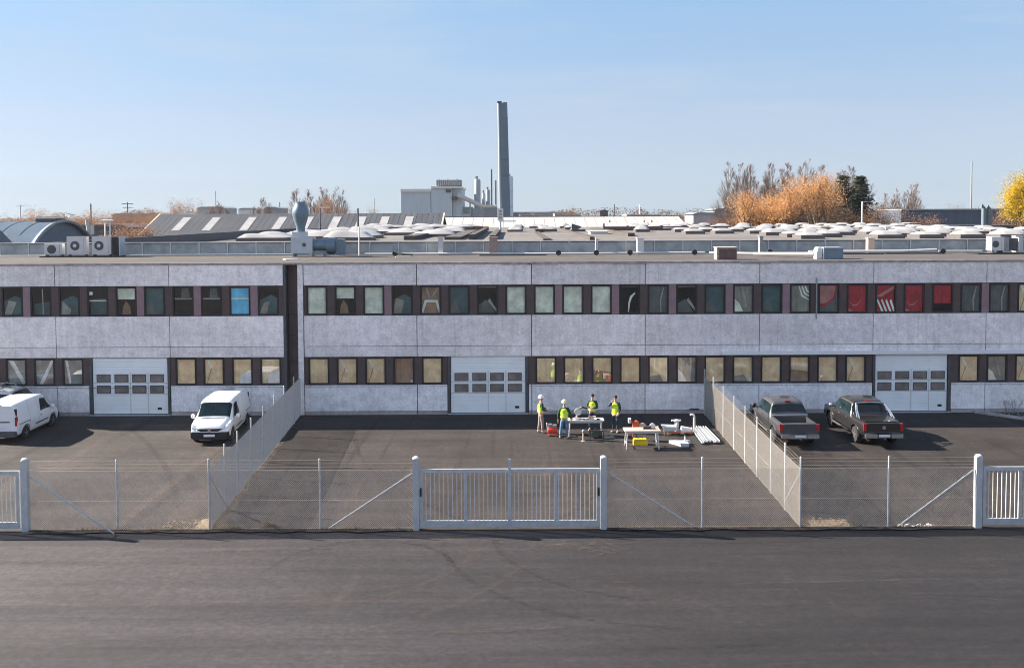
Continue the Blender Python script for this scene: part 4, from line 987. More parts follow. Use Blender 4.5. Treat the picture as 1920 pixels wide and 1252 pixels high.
# ------------------------------------------------------------------ work site
def trestle(label, c, sx, sy, h, top, legm, rz=0, xleg=False):
    t = thing('work_table', label, 'table', c, None, rz)
    MB().box(-sx/2, sx/2, -sy/2, sy/2, h-.045, h).build('tabletop', M[top], t, local=True)
    MB().box(-sx/2+.08, sx/2-.08, -sy/2+.04, -sy/2+.08, h-.13, h-.047).build('apron', M[legm], t, local=True)
    for a in (-1, 1):
        for b in (-1, 1):
            MB().tube((a*(sx/2-.14), b*(sy/2-.07), h-.05), (a*(sx/2-.08), b*(sy/2-.0), 0), .028, 8).build('leg', M[legm], t, local=True)
        MB().tube((a*(sx/2-.10), -sy/2+.03, .22), (a*(sx/2-.10), sy/2-.03, .22), .018, 6).build('stretcher', M[legm], t, local=True)
    return t
trestle('white trestle table between the workers with a mitre saw on it', (3.45, 44.1, 0), 1.75, .62, .80, 'white', 'galv')
trestle('plywood topped folding workbench, nearest the camera', (5.82, 41.8, 0), 1.62, .72, .84, 'wood', 'galv')
def multi(name, label, cat, loc, parts, group=None, rz=0):
    t = thing(name, label, cat, loc, group, rz)
    for nm, mb, mt in parts: mb.build(nm, M[mt], t, smooth=True, local=True)
    return t
multi('mitre_saw', 'mitre saw with raised black handle standing on the white trestle table', 'saw', (3.05, 44.05, .80), [
    ('base', MB().lathe([(.20,0),(.20,.05),(.17,.07)], n=16).box(-.3,.3,-.06,.06,.0,.05), 'mgrey'),
    ('arm', MB().path([(0,.18,.07),(.02,.15,.35),(.10,-.02,.52)], .045), 'tan'),
    ('blade_guard', MB().lathe([(.17,-.03),(.17,.03)], (.05,-.02,.36), 18, 'y'), 'white'),
    ('motor', MB().tube((.05,.04,.40),(.22,.06,.46),.08,12), 'tan'),
    ('handle', MB().path([(.10,-.02,.52),(.24,-.08,.60),(.46,-.06,.53)], .042), 'black')])
multi('cardboard_box', 'small open cardboard box on the right end of the white trestle table', 'box', (3.72, 44.0, .80), [('box', MB().box(-.12,.12,-.1,.1,0,.13), 'tan'), ('flap', MB().cb((.16,0,.14),.12,.2,.01), 'wood')])
for i, (x, mt) in enumerate(((3.35,'dgrey'),(3.52,'mgrey'),(4.05,'black'))):
    multi('hand_tool', ['small dark clamp on the white trestle table beside the mitre saw','grey battery drill lying in the middle of the white trestle table','black marker tool at the right end of the white trestle table'][i], 'tool', (x, 43.92, .80), [('tool_body', MB().cb((0,0,.035),.14,.05,.06,.4), mt), ('grip', MB().cb((.05,-.03,.03),.04,.1,.04), 'black')])
multi('air_compressor', 'red air compressor on the ground between the two leftmost workers', 'compressor', (1.88, 44.1, 0), [
    ('tank', MB().lathe([(0,-.25),(.12,-.23),(.17,-.15),(.17,.15),(.12,.23),(0,.25)], (0,0,.26), 16, 'x'), 'redm'),
    ('pump', MB().box(-.18,-.02,-.08,.08,.42,.58).box(.05,.20,-.07,.07,.42,.54), 'mgrey'), ('motor', MB().tube((.0,0,.48),(.20,0,.48),.07,12), 'tan'),
    ('handle', MB().path([(-.24,-.12,.36),(-.26,-.12,.60),(-.26,.12,.60),(-.24,.12,.36)], .018), 'white'),
    ('foot', MB().box(-.2,-.14,-.12,.12,0,.12).box(.14,.2,-.12,.12,0,.12), 'orange')])
multi('generator', 'dark green generator on the ground under the white trestle table', 'generator', (3.95, 43.7, 0), [
    ('frame', MB().path([(-.3,-.2,0),(-.3,-.2,.36),(.3,-.2,.36),(.3,-.2,0)], .02).path([(-.3,.2,0),(-.3,.2,.36),(.3,.2,.36),(.3,.2,0)], .02), 'black'),
    ('engine', MB().box(-.22,.05,-.16,.16,.05,.28).tube((.02,0,.17),(.26,0,.17),.12,14), 'olive'), ('fuel_tank', MB().box(-.2,.2,-.17,.17,.29,.37), 'dgrey')])
multi('work_lamp', 'pale stand with round head standing in front of the white trestle table', 'stand', (3.27, 43.0, 0), [
    ('post', MB().tube((0,0,0),(0,0,.42),.035,8), 'tan'), ('head', MB().ball((.02,0,.47),.09,.08,.09), 'mgrey'), ('foot', MB().lathe([(.12,0),(.12,.02),(.03,.03)], n=12), 'mgrey')])
multi('nail_gun', 'orange red concrete saw standing behind the plywood workbench', 'saw', (5.75, 43.2, 0), [
    ('engine', MB().box(-.16,.14,-.13,.13,.55,.82).ball((.0,0,.84),.14,.12,.09), 'orange'), ('cutter_guard', MB().lathe([(.19,-.03),(.19,.03)], (.30,0,.62), 16, 'y'), 'tan'),
    ('trolley', MB().path([(-.15,0,.55),(-.12,0,.12),(.3,0,.12)], .03).path([(-.1,.1,.75),(-.30,.1,.98),(-.32,-.1,.98),(-.1,-.1,.75)], .022), 'redm'),
    ('wheel', MB().lathe([(.11,-.2),(.11,.2)], (0,0,.11), 14, 'y'), 'black'), ('starter_cover', MB().box(-.36,-.24,-.12,.12,.82,1.02), 'white')])
multi('toolbox', 'yellow toolbox on the ground under the plywood workbench', 'toolbox', (5.85, 42.35, 0), [
    ('box', MB().box(-.34,.30,-.15,.15,0,.22).prism([(-.34,.22),(.30,.22),(.24,.28),(-.28,.28)], -.15, .15), 'yel'), ('handle', MB().path([(-.1,0,.28),(-.1,0,.34),(.1,0,.34),(.1,0,.28)], .015), 'black')])
multi('circular_saw', 'dark circular saw with grey guard lying on the right end of the plywood workbench', 'saw', (6.2, 41.85, .84), [
    ('base_plate', MB().box(-.32,.26,-.12,.12,0,.02), 'black'), ('motor', MB().tube((-.3,0,.07),(.05,.02,.08),.065,12), 'dgrey'), ('guard', MB().lathe([(.13,-.03),(.13,.03)], (.12,.02,.12), 16, 'y').box(.0,.38,-.02,.05,.08,.13), 'white')])
multi('wheelbarrow', 'white tub with wooden legs left of the metal profiles', 'tub', (7.75, 44.35, 0), [
    ('tray', MB().prism([(-.62,.42),(.05,.40),(.02,.22),(-.5,.20)], -.28, .28), 'paleblue'), ('leg', MB().box(-.56,-.50,-.26,-.2,-.0,.24).box(-.4,-.34,-.26,-.2,0,.22), 'wood'),
    ('hose_reel', MB().lathe([(.15,-.08),(.15,.08)], (.35,-.1,.16), 16, 'x').lathe([(.21,-.16),(.12,.3)], (.48,-.05,.2), 14, 'x'), 'white'), ('frame', MB().path([(-.5,-.2,.18),(.8,-.2,.10),(.9,.2,.1)], .03), 'orange')])
multi('standpipe', 'white pipe with a bent top standing behind the tub', 'pipe', (8.82, 45.0, 0), [('pipe', MB().path([(0,0,0),(0,0,.72),(-.05,0,.80),(-.20,0,.80)], .055, 10), 'white')])
multi('water_pump', 'pale pump with round cap behind the tub', 'pump', (7.95, 44.9, 0), [('body', MB().lathe([(.1,0),(.1,.45),(.16,.5),(.16,.56),(.05,.6)], n=14), 'paleblue'), ('pipe', MB().tube((-.02,-.1,.1),(-.02,-.1,.5),.04,8).tube((-.25,0,.54),(.2,0,.54),.045,8), 'white')])
multi('crumpled_sheet', 'crumpled pale plastic sheet and funnel on the ground in front of the tub', 'sheet', (7.72, 42.2, 0), [
    ('sheet', MB().prism([(-.55,.30),(-.30,.33),(.0,.28),(.3,.33),(.42,.2),(.25,.1),(.25,-.35),(-.1,-.40),(-.25,-.1)], .01, .16, 'z'), 'paleblue'), ('spike', MB().tube((.18,.15,.1),(.16,.15,.42),.06,8,.01), 'white')])
for i in range(5):
    xx = 8.72+i*.175; yy = 43.7+(i*37 % 5)*.07; m = MB(); an = R(-1.5+i*.6); zz0 = .075+.02*(i % 2)
    for ox, oz, sx_, sz_ in ((0,0,.115,.012),(-.055,.04,.012,.09),(.055,.04,.012,.09)): m.cb((xx+ox, yy, zz0+oz), sx_, 3.0, sz_, an)
    tag(m.build('metal_profile', M['galv'] if i % 2 else M['paleblue']), 'pale metal channel lying by the right side fence, ' + ['leftmost','second from the left','middle','second from the right','rightmost'][i] + ' of five', 'profile', 'metal profiles laid side by side')
tag(MB().cb((9.1, 42.35, .02), .95, .12, .035).build('timber_batten', M['black']), 'black batten under the near end of the metal profiles', 'batten')
tag(MB().cb((9.1, 45.0, .02), .95, .12, .035).build('timber_batten', M['black']), 'black batten under the far end of the metal profiles', 'batten')
tag(MB().cb((4.55, 43.75, .01), .5, .35, .016, .2).build('drain_cover', M['mgrey']), 'flat grey plate on the asphalt between the white table and the workbench', 'plate')
# ------------------------------------------------------------------ things on the flat roof
ZR = 8.05
def condenser(label, x0, x1, z1, y=57.5, fan=.28, fx=.42, dep=.4, z0=8.2, grille_only=False, group='air conditioning units on the left roof', paint='white'):
    t = thing('condenser_unit', label, 'air conditioner', ((x0+x1)/2, y, ZR), group)
    MB().box(x0, x1, y, y+dep, z0, z1).build('casing', M[paint], t)
    cx, cz = x0+(x1-x0)*fx, z0+(z1-z0)*.5
    MB().lathe([(fan,-.004),(fan,-.03),(fan*.9,-.035)], (cx, y, cz), 24, 'y').build('fan_grille', M['dgrey'], t)
    if not grille_only: MB().lathe([(fan*.42,-.04),(fan*.4,-.06)], (cx, y, cz), 16, 'y').build('fan_hub', M['white'], t)
    for s in (x0+.06, x1-.12): MB().box(s, s+.06, y+.02, y+dep-.02, ZR+.0, z0).build('foot', M['dgrey'], t)
    MB().box(x1-.16, x1-.14, y-.006, y-.001, z0+.05, z1-.05).build('panel_seam', M['mgrey'], t)
    MB().box(x0-.01, x1+.01, y-.01, y+dep+.01, z1+.001, z1+.02).build('lid', M['paleblue'], t)
    return t
condenser('smallest air conditioner with a square dark grille, left end of the roof row', -28.85, -27.75, 8.86, fan=.27, fx=.42, grille_only=True)
condenser('tall air conditioner with a round fan, middle of the roof row', -27.45, -26.25, 9.30)
condenser('tall air conditioner with a round fan, right end of the roof row', -25.9, -24.75, 9.30, fx=.38)
t = thing('air_duct', 'dark open sided grey duct box right of the air conditioners', 'duct', (-24.4, 57.7, ZR))
MB().box(-24.68, -24.25, 57.6, 58.2, 8.15, 9.28).build('casing', M['black'], t); MB().box(-24.24, -24.18, 57.5, 58.3, 8.12, 9.3).build('side_panel', M['paleblue'], t)
tag(MB().box(-29.0, -24.1, 57.2, 58.2, 8.055, 8.12).build('support_frame', M['black']), 'black support frame lying under the row of air conditioners', 'frame')
# extractor
X = -12.95; y = 57.0
t = thing('roof_extractor', 'large pale blue extractor fan with a tall bulging cowl on the flat roof', 'extractor', (X, y, ZR))
MB().lathe([(.26,9.55),(.27,9.85),(.40,10.25),(.50,10.62),(.49,10.85),(.38,11.12),(.31,11.22),(.31,11.38),(.28,11.38),(.25,11.0)], (-12.9, y, 0), 24).build('cowl', M['blueunit'], t, smooth=True)
MB().box(-13.35, -12.55, y-.35, y+.45, 9.2, 9.56).build('neck_box', M['paleblue'], t)
MB().box(-13.4, -12.1, y-.5, y+.6, 8.25, 9.22).build('fan_box', M['paleblue'], t)
MB().lathe([(.12,-.502),(.11,-.53)], (-12.6, y, 8.78), 14, 'y').build('port', M['dgrey'], t)
MB().tube((-12.1, y, 8.75), (-10.95, y, 8.75), .36, 20).build('duct', M['blueunit'], t, smooth=True)
MB().lathe([(.46,-11.3),(.50,-11.2),(.50,-10.85),(.42,-10.75)], (0, y, 8.68), 24, 'x').build('drum', M['blueunit'], t, smooth=True)
MB().box(-10.75, -10.3, y-.2, y+.7, 8.15, 9.1).build('end_box', M['blueunit'], t)
m = MB(); 
for xx in (-13.3, -12.2, -11.5): m.box(xx-.04, xx+.04, y-.5, y+.6, 8.052, 8.26)
m.build('stand', M['galv'], t)
tag(MB().cb((-12.55, 53.0, 8.075), .9, .35, .05, .7).build('metal_sheet', M['white']), 'bent white sheet lying on the roof in front of the extractor', 'sheet')
def box_thing(name, label, cat, x0, x1, y0, y1, z1, side, front, group=None):
    t = thing(name, label, cat, ((x0+x1)/2, (y0+y1)/2, ZR), group)
    MB().box(x0, x1, y0+.02, y1, ZR+.002, z1).build('casing', M[side], t)
    MB().box(x0+.12, x1-.03, y0, y0+.018, ZR+.03, z1-.07).build('louvre', M[front], t)
    MB().box(x0-.03, x1+.03, y0-.03, y1+.03, z1+.001, z1+.035).build('lid', M['tan'] if front == 'bronze' else M['paleblue'], t)
    return t
box_thing('roof_vent', 'maroon louvred vent box at the front edge of the flat roof', 'vent', 11.12, 12.2, 50.6, 51.4, 8.70, 'brick', 'bronze')
t = thing('roof_unit', 'blue grey sheet metal box with a rounded white duct on its left side', 'roof unit', (17.2, 51, ZR))
MB().box(16.95, 18.0, 50.7, 51.6, 8.06, 8.66).build('casing', M['blueunit'], t); MB().box(16.93, 18.02, 50.68, 51.62, 8.662, 8.69).build('lid', M['paleblue'], t)
MB().lathe([(.20,16.58),(.26,16.65),(.26,16.85),(.2,16.94)], (0, 51.1, 8.46), 18, 'x').build('duct', M['white'], t, smooth=True)
MB().box(16.6, 16.92, 50.85, 51.35, 8.06, 8.46).build('duct_base', M['white'], t)
t = condenser('beige air conditioner on a black platform at the right end of the flat roof', 29.0, 29.75, 9.05, y=56.4, fan=.2, fx=.3, dep=.7, z0=8.25, grille_only=True, group=None)
MB().box(30.05, 30.6, 56.5, 57.1, 8.25, 9.0).build('side_duct', M['dgrey'], t); MB().box(30.62, 30.72, 56.4, 57.2, 8.2, 9.05).build('side_panel', M['white'], t); MB().box(29.76, 30.04, 56.4, 57.1, 8.25, 9.05).build('rear_case', M['mgrey'], t)
tag(MB().box(28.0, 32.2, 56.0, 57.4, 8.055, 8.12).build('platform', M['black']), 'black platform under the beige air conditioner', 'platform')
# long pipe
def pipe(label, pts, rr_, mt='white', nm='roof_pipe'):
    return tag(MB().path(pts, rr_, 8).build(nm, M[mt], smooth=True), label, 'pipe', 'pipes along the flat roof')
pipe('long white pipe along the back of the flat roof behind its middle part', [(-9.2,58.2,8.13),(-6.4,58.1,8.13),(-2,58.1,8.16),(1,57.9,8.13),(5.5,57.9,8.13),(12,58.1,8.15)], .07)
pipe('white roof pipe with a white elbow ending at the blue grey box', [(12.1,57.2,8.16),(14.5,56,8.16),(16.4,52.2,8.30),(16.55,51.2,8.35)], .08)
pipe('thick white pipe on black pads at the back right of the flat roof', [(18.2,57.2,8.2),(20.4,57.3,8.2),(24.0,57.4,8.2),(26.2,57.6,8.27)], .10)
pipe('thin white pipe between the thick pipe and the beige air conditioner', [(26.4,57.7,8.2),(29,57.5,8.2)], .05)
pipe('white kerb pipe at the left back of the flat roof', [(-33,58.5,8.1),(-29.2,58.5,8.1)], .05)
pipe('thin grey pipe right of the air conditioners along the glazed band', [(-24,58.6,8.12),(-13.6,58.6,8.12)], .045, 'galv')
def pad(label, x0, x1, y=57.0, mt='black'):
    return tag(MB().box(x0, x1, y, y+.35, 8.052, 8.11).build('pipe_pad', M[mt]), label, 'pad', 'black pads on the flat roof')
pad('black pad under the long pipe near the brick chimney', -2.0, 2.1, 56.9); pad('black pad right of the white elbow', 12.6, 13.6); pad('black pad under the thick white pipe, left end', 20.0, 22.6, 56.7); pad('black pad under the thick white pipe, right end', 22.8, 26.3, 56.9)
def valve(label, x, y, z=8.22, s=.16):
    t = thing('valve', label, 'valve', (x, y, ZR), 'black valves along the roof pipe')
    MB().lathe([(s,-.12),(s,.10)], (x, y, z), 14, 'y').build('valve_body', M['black'], t, smooth=True); MB().tube((x, y, ZR), (x, y, z), .04, 6).build('stem', M['dgrey'], t)
for i, (px, py) in enumerate(((741,480),(1047,472),(1118,474),(1181,472),(1302,474),(1443,475),(1767,473))):
    p = at(px, py, 56.8)
    valve('black round valve on the flat roof, ' + ['leftmost, beside the folded black bracket','left of the white standing pipe','at the foot of the white standing pipe','just left of the white chimney','left of the maroon vent box','right of the maroon vent box','farthest right at the end of the thick pipe'][i], p.x, 56.8)
t = thing('roof_bracket', 'folded black bracket with pale sheet beside the leftmost valve', 'bracket', (-6.6, 56.2, ZR))
MB().path([(-7.1,56.3,8.35),(-6.6,56.1,8.2),(-6.0,56.3,8.15)], .06).build('arm', M['olive'], t); MB().cb((-6.5,55.6,8.075), .9, .3, .04, .2).build('sheet', M['white'], t)
def stack(name, label, cat, px, py0, py1, wpx, Y, mt, cap=None, dep=.4, zb=ZR):
    a = at(px, py1, Y); s = Y/F_PX; wd = wpx*s
    t = thing(name, label, cat, (a.x, Y, zb))
    MB().box(a.x-wd/2, a.x+wd/2, Y, Y+dep, zb, a.z).build('shaft', M[mt], t)
    MB().box(a.x-wd/2-.04, a.x+wd/2+.04, Y-.04, Y+dep+.04, a.z+.001, a.z+.05).build('cap', M[cap or mt], t)
    return t
stack('chimney', 'brown brick chimney stub near the middle of the glazed band', 'chimney', 925, 480, 446, 15, 58, 'brick')
stack('chimney', 'white sheet clad chimney right of the middle of the glazed band', 'chimney', 1201, 475, 447, 12, 58, 'white')
stack('chimney', 'slim pale twin shaft in front of the glazed band, behind the folded bracket', 'chimney', 826, 476, 443, 9, 58.2, 'clframe', 'olive')
stack('chimney', 'pale brick chimney in front of the glazed band, right of the blue unit', 'chimney', 1634, 478, 447, 12, 58, 'tan', 'white')
stack('chimney', 'dark slim shaft in front of the glazed band above the pipe elbow', 'chimney', 1428, 478, 444, 6, 58, 'mgrey')
stack('chimney', 'short pale post at the right edge of the glazed band', 'chimney', 1912, 478, 443, 14, 58, 'clframe')
def pole(name, label, cat, px, pt, pb, Y, rr_, mt, extra=None, group=None, zb=ZR):
    a = at(px, pt, Y); t = thing(name, label, cat, (a.x, Y, zb), group)
    MB().tube((a.x, Y, zb), (a.x, Y, a.z), rr_, 8, rr_*.8).build('pole', M[mt], t)
    if extra: extra(t, a)
    return t
pole('vent_pipe', 'white vent pipe standing at the left of the folded bracket', 'pipe', 673, 425, 478, 58.2, .05, 'white')
pole('vent_pipe', 'white vent pipe left of the white chimney in front of the glazed band', 'pipe', 1117, 446, 478, 58.2, .05, 'white')
def lamphead(t, a): MB().cb((a.x+.35, a.y, a.z), .8, .15, .06).build('lamp_head', M['white'], t)
pole('street_lamp', 'lamp post with a single arm rising behind the skylights right of the extractor', 'street lamp', 600, 389, 0, 76, .07, 'dgrey', lamphead, zb=8.9)
pole('flue', 'dark slim flue with a white foot, in front of the grey pitched roof', 'flue', 671, 391, 0, 90, .11, 'dgrey', None, zb=8.9)
pole('street_lamp', 'white lamp post in front of the dark conifers', 'street lamp', 1617, 378, 0, 128.5, .13, 'white', lamphead, zb=0)
pole('flue', 'thin dark flue standing on the middle of the hall roof', 'flue', 1132, 419, 0, 90, .12, 'dgrey', None, zb=8.9)
def roofbox(name, label, cat, px0, px1, py0, py1, Y, mt, dep=1.2, top=None):
    a = at(px0, py0, Y); b = at(px1, py1, Y); t = thing(name, label, cat, ((a.x+b.x)/2, Y, 8.9))
    z0 = min(a.z, b.z); z1 = max(a.z, b.z)
    MB().box(a.x, b.x, Y, Y+dep, min(z0, 8.9), z1).build('casing', M[mt], t)
    MB().box(a.x-.1, b.x+.1, Y-.1, Y+dep+.1, z1+.002, z1+.08).build('lid', M[top or mt], t); return t
roofbox('roof_vent', 'dark maroon box on the hall roof right of the brick chimney', 'vent', 1004, 1021, 431, 439, 88, 'bronze')
roofbox('roof_vent', 'maroon brick box among the white domes', 'vent', 1540, 1557, 427, 441, 84, 'brick', 5, 'brick')
roofbox('roof_vent', 'dark capped vent box at the back of the white domes', 'vent', 1706, 1724, 419, 428, 112, 'black', 2, 'wood')
roofbox('roof_vent', 'pale tent shaped hood in the middle of the hall roof', 'hood', 1108, 1140, 435, 445, 78, 'white', 3)
a = at(1072, 419, 88)
t = thing('roof_fin', 'dark triangular wind fin on the hall roof', 'fin', (a.x, 88, 8.9)); MB().prism([(a.x,8.9),(a.x+1.0,a.z-.35),(a.x,a.z)], 88, 88.1).build('fin', M['dgrey'], t)
# control cabinet near chimney
t = thing('antenna_mast', 'white antenna box on a pole in front of the tall chimney', 'antenna', (at(938,400,95).x, 95, 8.9))
a = at(938, 391, 95); b = at(938, 414, 95)
MB().box(a.x-.28, a.x+.30, 95, 95.3, b.z, a.z).build('antenna_box', M['white'], t)
for k in range(3): MB().box(a.x-.12, a.x+.14, 94.97, 94.998, b.z+.2+k*.33, b.z+.42+k*.33).build('cell', M['mgrey'], t)
MB().tube((a.x, 95.1, 8.9), (a.x, 95.1, b.z), .12, 8).build('pole', M['galv'], t); MB().cb((a.x+.8, 95.1, b.z-.05), 1.6, .3, .12).build('arm', M['white'], t)
# ------------------------------------------------------------------ buildings beyond
def blk(root, nm, mt, px0, px1, pyt, Y, dep, zb=0):
    a = at(px0, pyt, Y); b = at(px1, pyt, Y)
    return MB().box(a.x, b.x, Y, Y+dep, zb, (a.z+b.z)/2).build(nm, M[mt], root)
# barrel hall
M['vault'] = mat('blue_vault_sheet', (.36,.54,.76), .3, .1, amt=.12, scale=.3); M['vaultend'] = mat('vault_gable', (.12,.15,.19), .6, amt=.15, scale=.5)
xg = -43.6; t = thing('barrel_vault_hall', 'blue barrel vaulted hall with a dark curved gable at the left edge', 'building', (-55, 91, 0))
yc, rad = 91.0, 9.6; zc = 10.12-rad
arc = [(yc+rad*math.sin(a_), zc+rad*math.cos(a_)) for a_ in [R(-52+104*i/28) for i in range(29)]]
vs = [(xg, p[0], p[1]) for p in arc] + [(-66, p[0], p[1]) for p in arc]
MB().add(vs, [(i, i+1, 29+i+1, 29+i) for i in range(28)]).build('vault_roof', M['vault'], t, smooth=True)
MB().prism([(arc[0][0], 0)] + arc + [(arc[-1][0], 0)], -65.9, xg-.35, 'x').build('gable_wall', M['vaultend'], t)
m = MB(); m.path([(xg+.03, p[0], p[1]) for p in arc], .16, 6); m.build('verge_trim', M['mgrey'], t)
for k in range(1, 12): m = MB(); m.path([(xg-k*1.9, p[0], p[1]+.01) for p in arc[6:23]], .03, 4); m.build('sheet_seam', M['blueunit'], t)
p0, p1 = at(67, 412, 90), at(104, 412, 90)
MB().box(p0.x, p1.x, 90, 92, 10.0, 10.38).build('ridge_vent', M['dgrey'], t); MB().box(p0.x-.1, p1.x+.1, 89.9, 92.1, 10.385, 10.46).build('vent_cap', M['white'], t)
t = thing('barrel_vault_hall', 'second vaulted hall cut by the left edge of the photo, with a grey gable', 'building', (-50, 83, 0))
MB().prism([(75,0),(75,8.2),(77,9.4),(80,9.9),(83,9.4),(85,8.2),(85,0)], -70, -45.5, 'x').build('hall_body', M['vaultend'], t)
# grey pitched hall
M['gsheet'] = layered('grey_roof_sheet', (.072,.074,.080), [(.9,1.1,.3,None,.3,.7), (.85,1.12,2.2,(1,.02,.02),.35,.65), (.9,1.08,.2,(1,1,1),.3,.7)], rough=.55, spec=.4)
Yr, Ye = 150.0, 140.7; zr, ze = at(600, 400.5, Yr).z, at(600, 441, Ye).z
xl, xr2 = at(300, 401, Yr).x, at(833, 401, Yr).x
t = thing('pitched_roof_hall', 'long hall with a grey sheet metal pitched roof and slanted white rooflights', 'building', ((xl+xr2)/2, Ye, 0))
MB().prism([(Ye, ze), (Yr, zr), (2*Yr-Ye, ze), (2*Yr-Ye, ze-.3), (Yr, zr-.3), (Ye, ze-.3)], xl, xr2, 'x').build('roof', M['gsheet'], t)
MB().box(xl+.3, xr2-.3, Ye+.5, 2*Yr-Ye-.5, 0, ze-.35).build('wall', M['dgrey'], t)
MB().prism([(Ye+.5, ze-.35),(Yr, zr-.35),(2*Yr-Ye-.5, ze-.35)], xl+.3, xr2-.3, 'x').build('gable', M['dgrey'], t)
m = MB(); sl_ = (zr-ze)/(Yr-Ye)
for x in (xl, xr2):
    MB().add([(x-.12, Ye, ze+.05), (x+.12, Ye, ze+.05), (x+.12, Yr, zr+.05), (x-.12, Yr, zr+.05), (x-.12, Ye, ze-.3), (x+.12, Ye, ze-.3), (x+.12, Yr, zr-.3), (x-.12, Yr, zr-.3)], [(0,1,2,3),(7,6,5,4),(0,4,5,1),(1,5,6,2),(2,6,7,3),(3,7,4,0)]).build('verge_board', M['tan'], t)
for px in (346, 402, 471, 529, 633, 681, 725, 771, 580):
    pc = at(px-6, 417, 145.5); xx = pc.x; f0, f1 = Ye+2.0, Ye+7.7
    def zz(y_): return ze+(y_-Ye)*sl_
    MB().add([(xx-.62, f0, zz(f0)+.05), (xx+.62, f0, zz(f0)+.05), (xx+.62, f1, zz(f1)+.05), (xx-.62, f1, zz(f1)+.05)], [(0,1,2,3)]).build('rooflight', M['dome'], t)
k = xl+.8
while k < xr2-.3:
    MB().add([(k-.035, Ye+.02, ze+.02), (k+.035, Ye+.02, ze+.02), (k+.035, Yr-.02, zr+.02), (k-.035, Yr-.02, zr+.02), (k, Ye+.02, ze+.035), (k, Yr-.02, zr+.035)], [(0,1,4),(1,2,5,4),(3,0,4,5),(2,3,5)]).build('roof_seam', M['gsheet'], t); k += .9
# cream hall
M['creams'] = layered('cream_roof', (.50,.47,.43), [(.92,1.06,.2,None,.3,.7), (.86,1.06,1.4,(1,.1,.1),.35,.65)], rough=.6)
Yr, Ye = 178.0, 166.0; zr, ze = at(1050, 406.5, Yr).z, at(1050, 431, Ye).z
xl, xr2 = at(833, 406, Yr).x, at(1272, 406, Yr).x
t = thing('cream_hall', 'long low hall with a cream panelled roof behind the middle of the site', 'building', ((xl+xr2)/2, Ye, 0))
MB().prism([(Ye, ze), (Yr, zr), (Yr+12, ze), (Yr+12, 0), (Ye, 0)], xl, xr2, 'x').build('hall_body', M['creams'], t)
sl_ = (zr-ze)/(Yr-Ye); k = xl+1.8
while k < xr2-.3:
    MB().add([(k-.06, Ye+.1, ze+.03), (k+.06, Ye+.1, ze+.03), (k+.06, Yr, zr+.03), (k-.06, Yr, zr+.03)], [(0,1,2,3)]).build('panel_joint', M['brick'], t); k += 1.9
MB().box(xl, xr2, Yr-.15, Yr+.15, zr-.02, zr+.12).build('ridge', M['dgrey'], t)
for px in (1143, 1208, 1222): p = at(px, 415, 172); MB().cb((p.x, 172, p.z), .3, .1, .4).build('roof_hatch', M['brick'], t)
for i, (px0, px1, py) in enumerate(((975,1015,404),(1040,1090,403),(1175,1240,404))):
    t = thing('low_building', ['pale low roof behind the cream hall, nearest the tall chimney','pale low roof behind the middle of the cream hall','pale low roof behind the right end of the cream hall'][i], 'building', (at(px0,py,230).x, 230, 0)); blk(t, 'wall', 'plinth', px0, px1, py, 230, 10); 
    a = at(px0, py-1.2, 229.8); b = at(px1, py-1.2, 229.8); MB().box(a.x, b.x, 229.8, 240, a.z-.1, a.z+.12).build('roof', M['creams'], t)
# plant building
t = thing('plant_building', 'tall pale blue grey clad plant building with a stepped white roof edge', 'building', (at(808,400,220).x, 220, 0))
M['plant'] = layered('plant_cladding', (.46,.52,.56), [(.94,1.05,.3,None,.3,.7), (.95,1.05,3,(1,.05,.05),.35,.65)], rough=.6)
def blk2(nm, mt, x0, x1, yt, yb, Y, dep):
    a = at(x0, yt, Y); b = at(x1, yb, Y); return MB().box(a.x, b.x, Y, Y+dep, b.z if yb < 420 else 0, a.z).build(nm, M[mt], t)
blk2('wall', 'plant', 752, 808, 360, 430, 220, 20); blk2('wall', 'plant', 808.3, 848, 353, 430, 219.8, 20.4); blk2('wall', 'plant', 848.5, 865, 353, 430, 221, 18)
blk2('parapet', 'white', 751, 808, 354.5, 359.8, 219.5, 21); blk2('parapet', 'white', 808.4, 865.5, 349.5, 352.8, 219.3, 21.5)
blk2('door_opening', 'dgrey', 836, 846, 355, 361, 219.6, .3); blk2('canopy_shade', 'dgrey', 847, 858, 368, 374, 219.4, 2)
t = thing('cooling_tank', 'low grey louvred cooling tank on the roof of the plant building', 'tank', (at(841,345,222).x, 222, at(841,350,222).z))
a = at(818, 337.5, 222); b = at(865, 348.5, 222)
MB().box(a.x, b.x, 222, 226, b.z, a.z).build('tank', M['mgrey'], t)
for k in range(12): xx = a.x+(b.x-a.x)*(k+.5)/12; MB().box(xx-.06, xx+.06, 221.9, 221.98, b.z, a.z).build('louvre', M['dgrey'], t)
for px in (823, 840, 857): p = at(px, 334, 222); MB().tube((p.x, 222, a.z), (p.x, 222, p.z), .07, 6).build('lamp', M['dgrey'], t)
t = thing('conveyor', 'white sloping conveyor from the plant building down to the silos', 'conveyor', (at(860,380,219).x, 219, 0))
a = at(858, 366, 219); b = at(905, 387, 219); c = at(930, 387, 219)
MB().path([a, b], .55, 8).build('conveyor_tube', M['creams'], t); MB().path([b, c], .4, 8).build('conveyor_tube', M['creams'], t)
for p in (b, (a+b)/2): MB().tube((p.x, 219, 0), (p.x, 219, p.z), .18, 6).build('support', M['mgrey'], t)
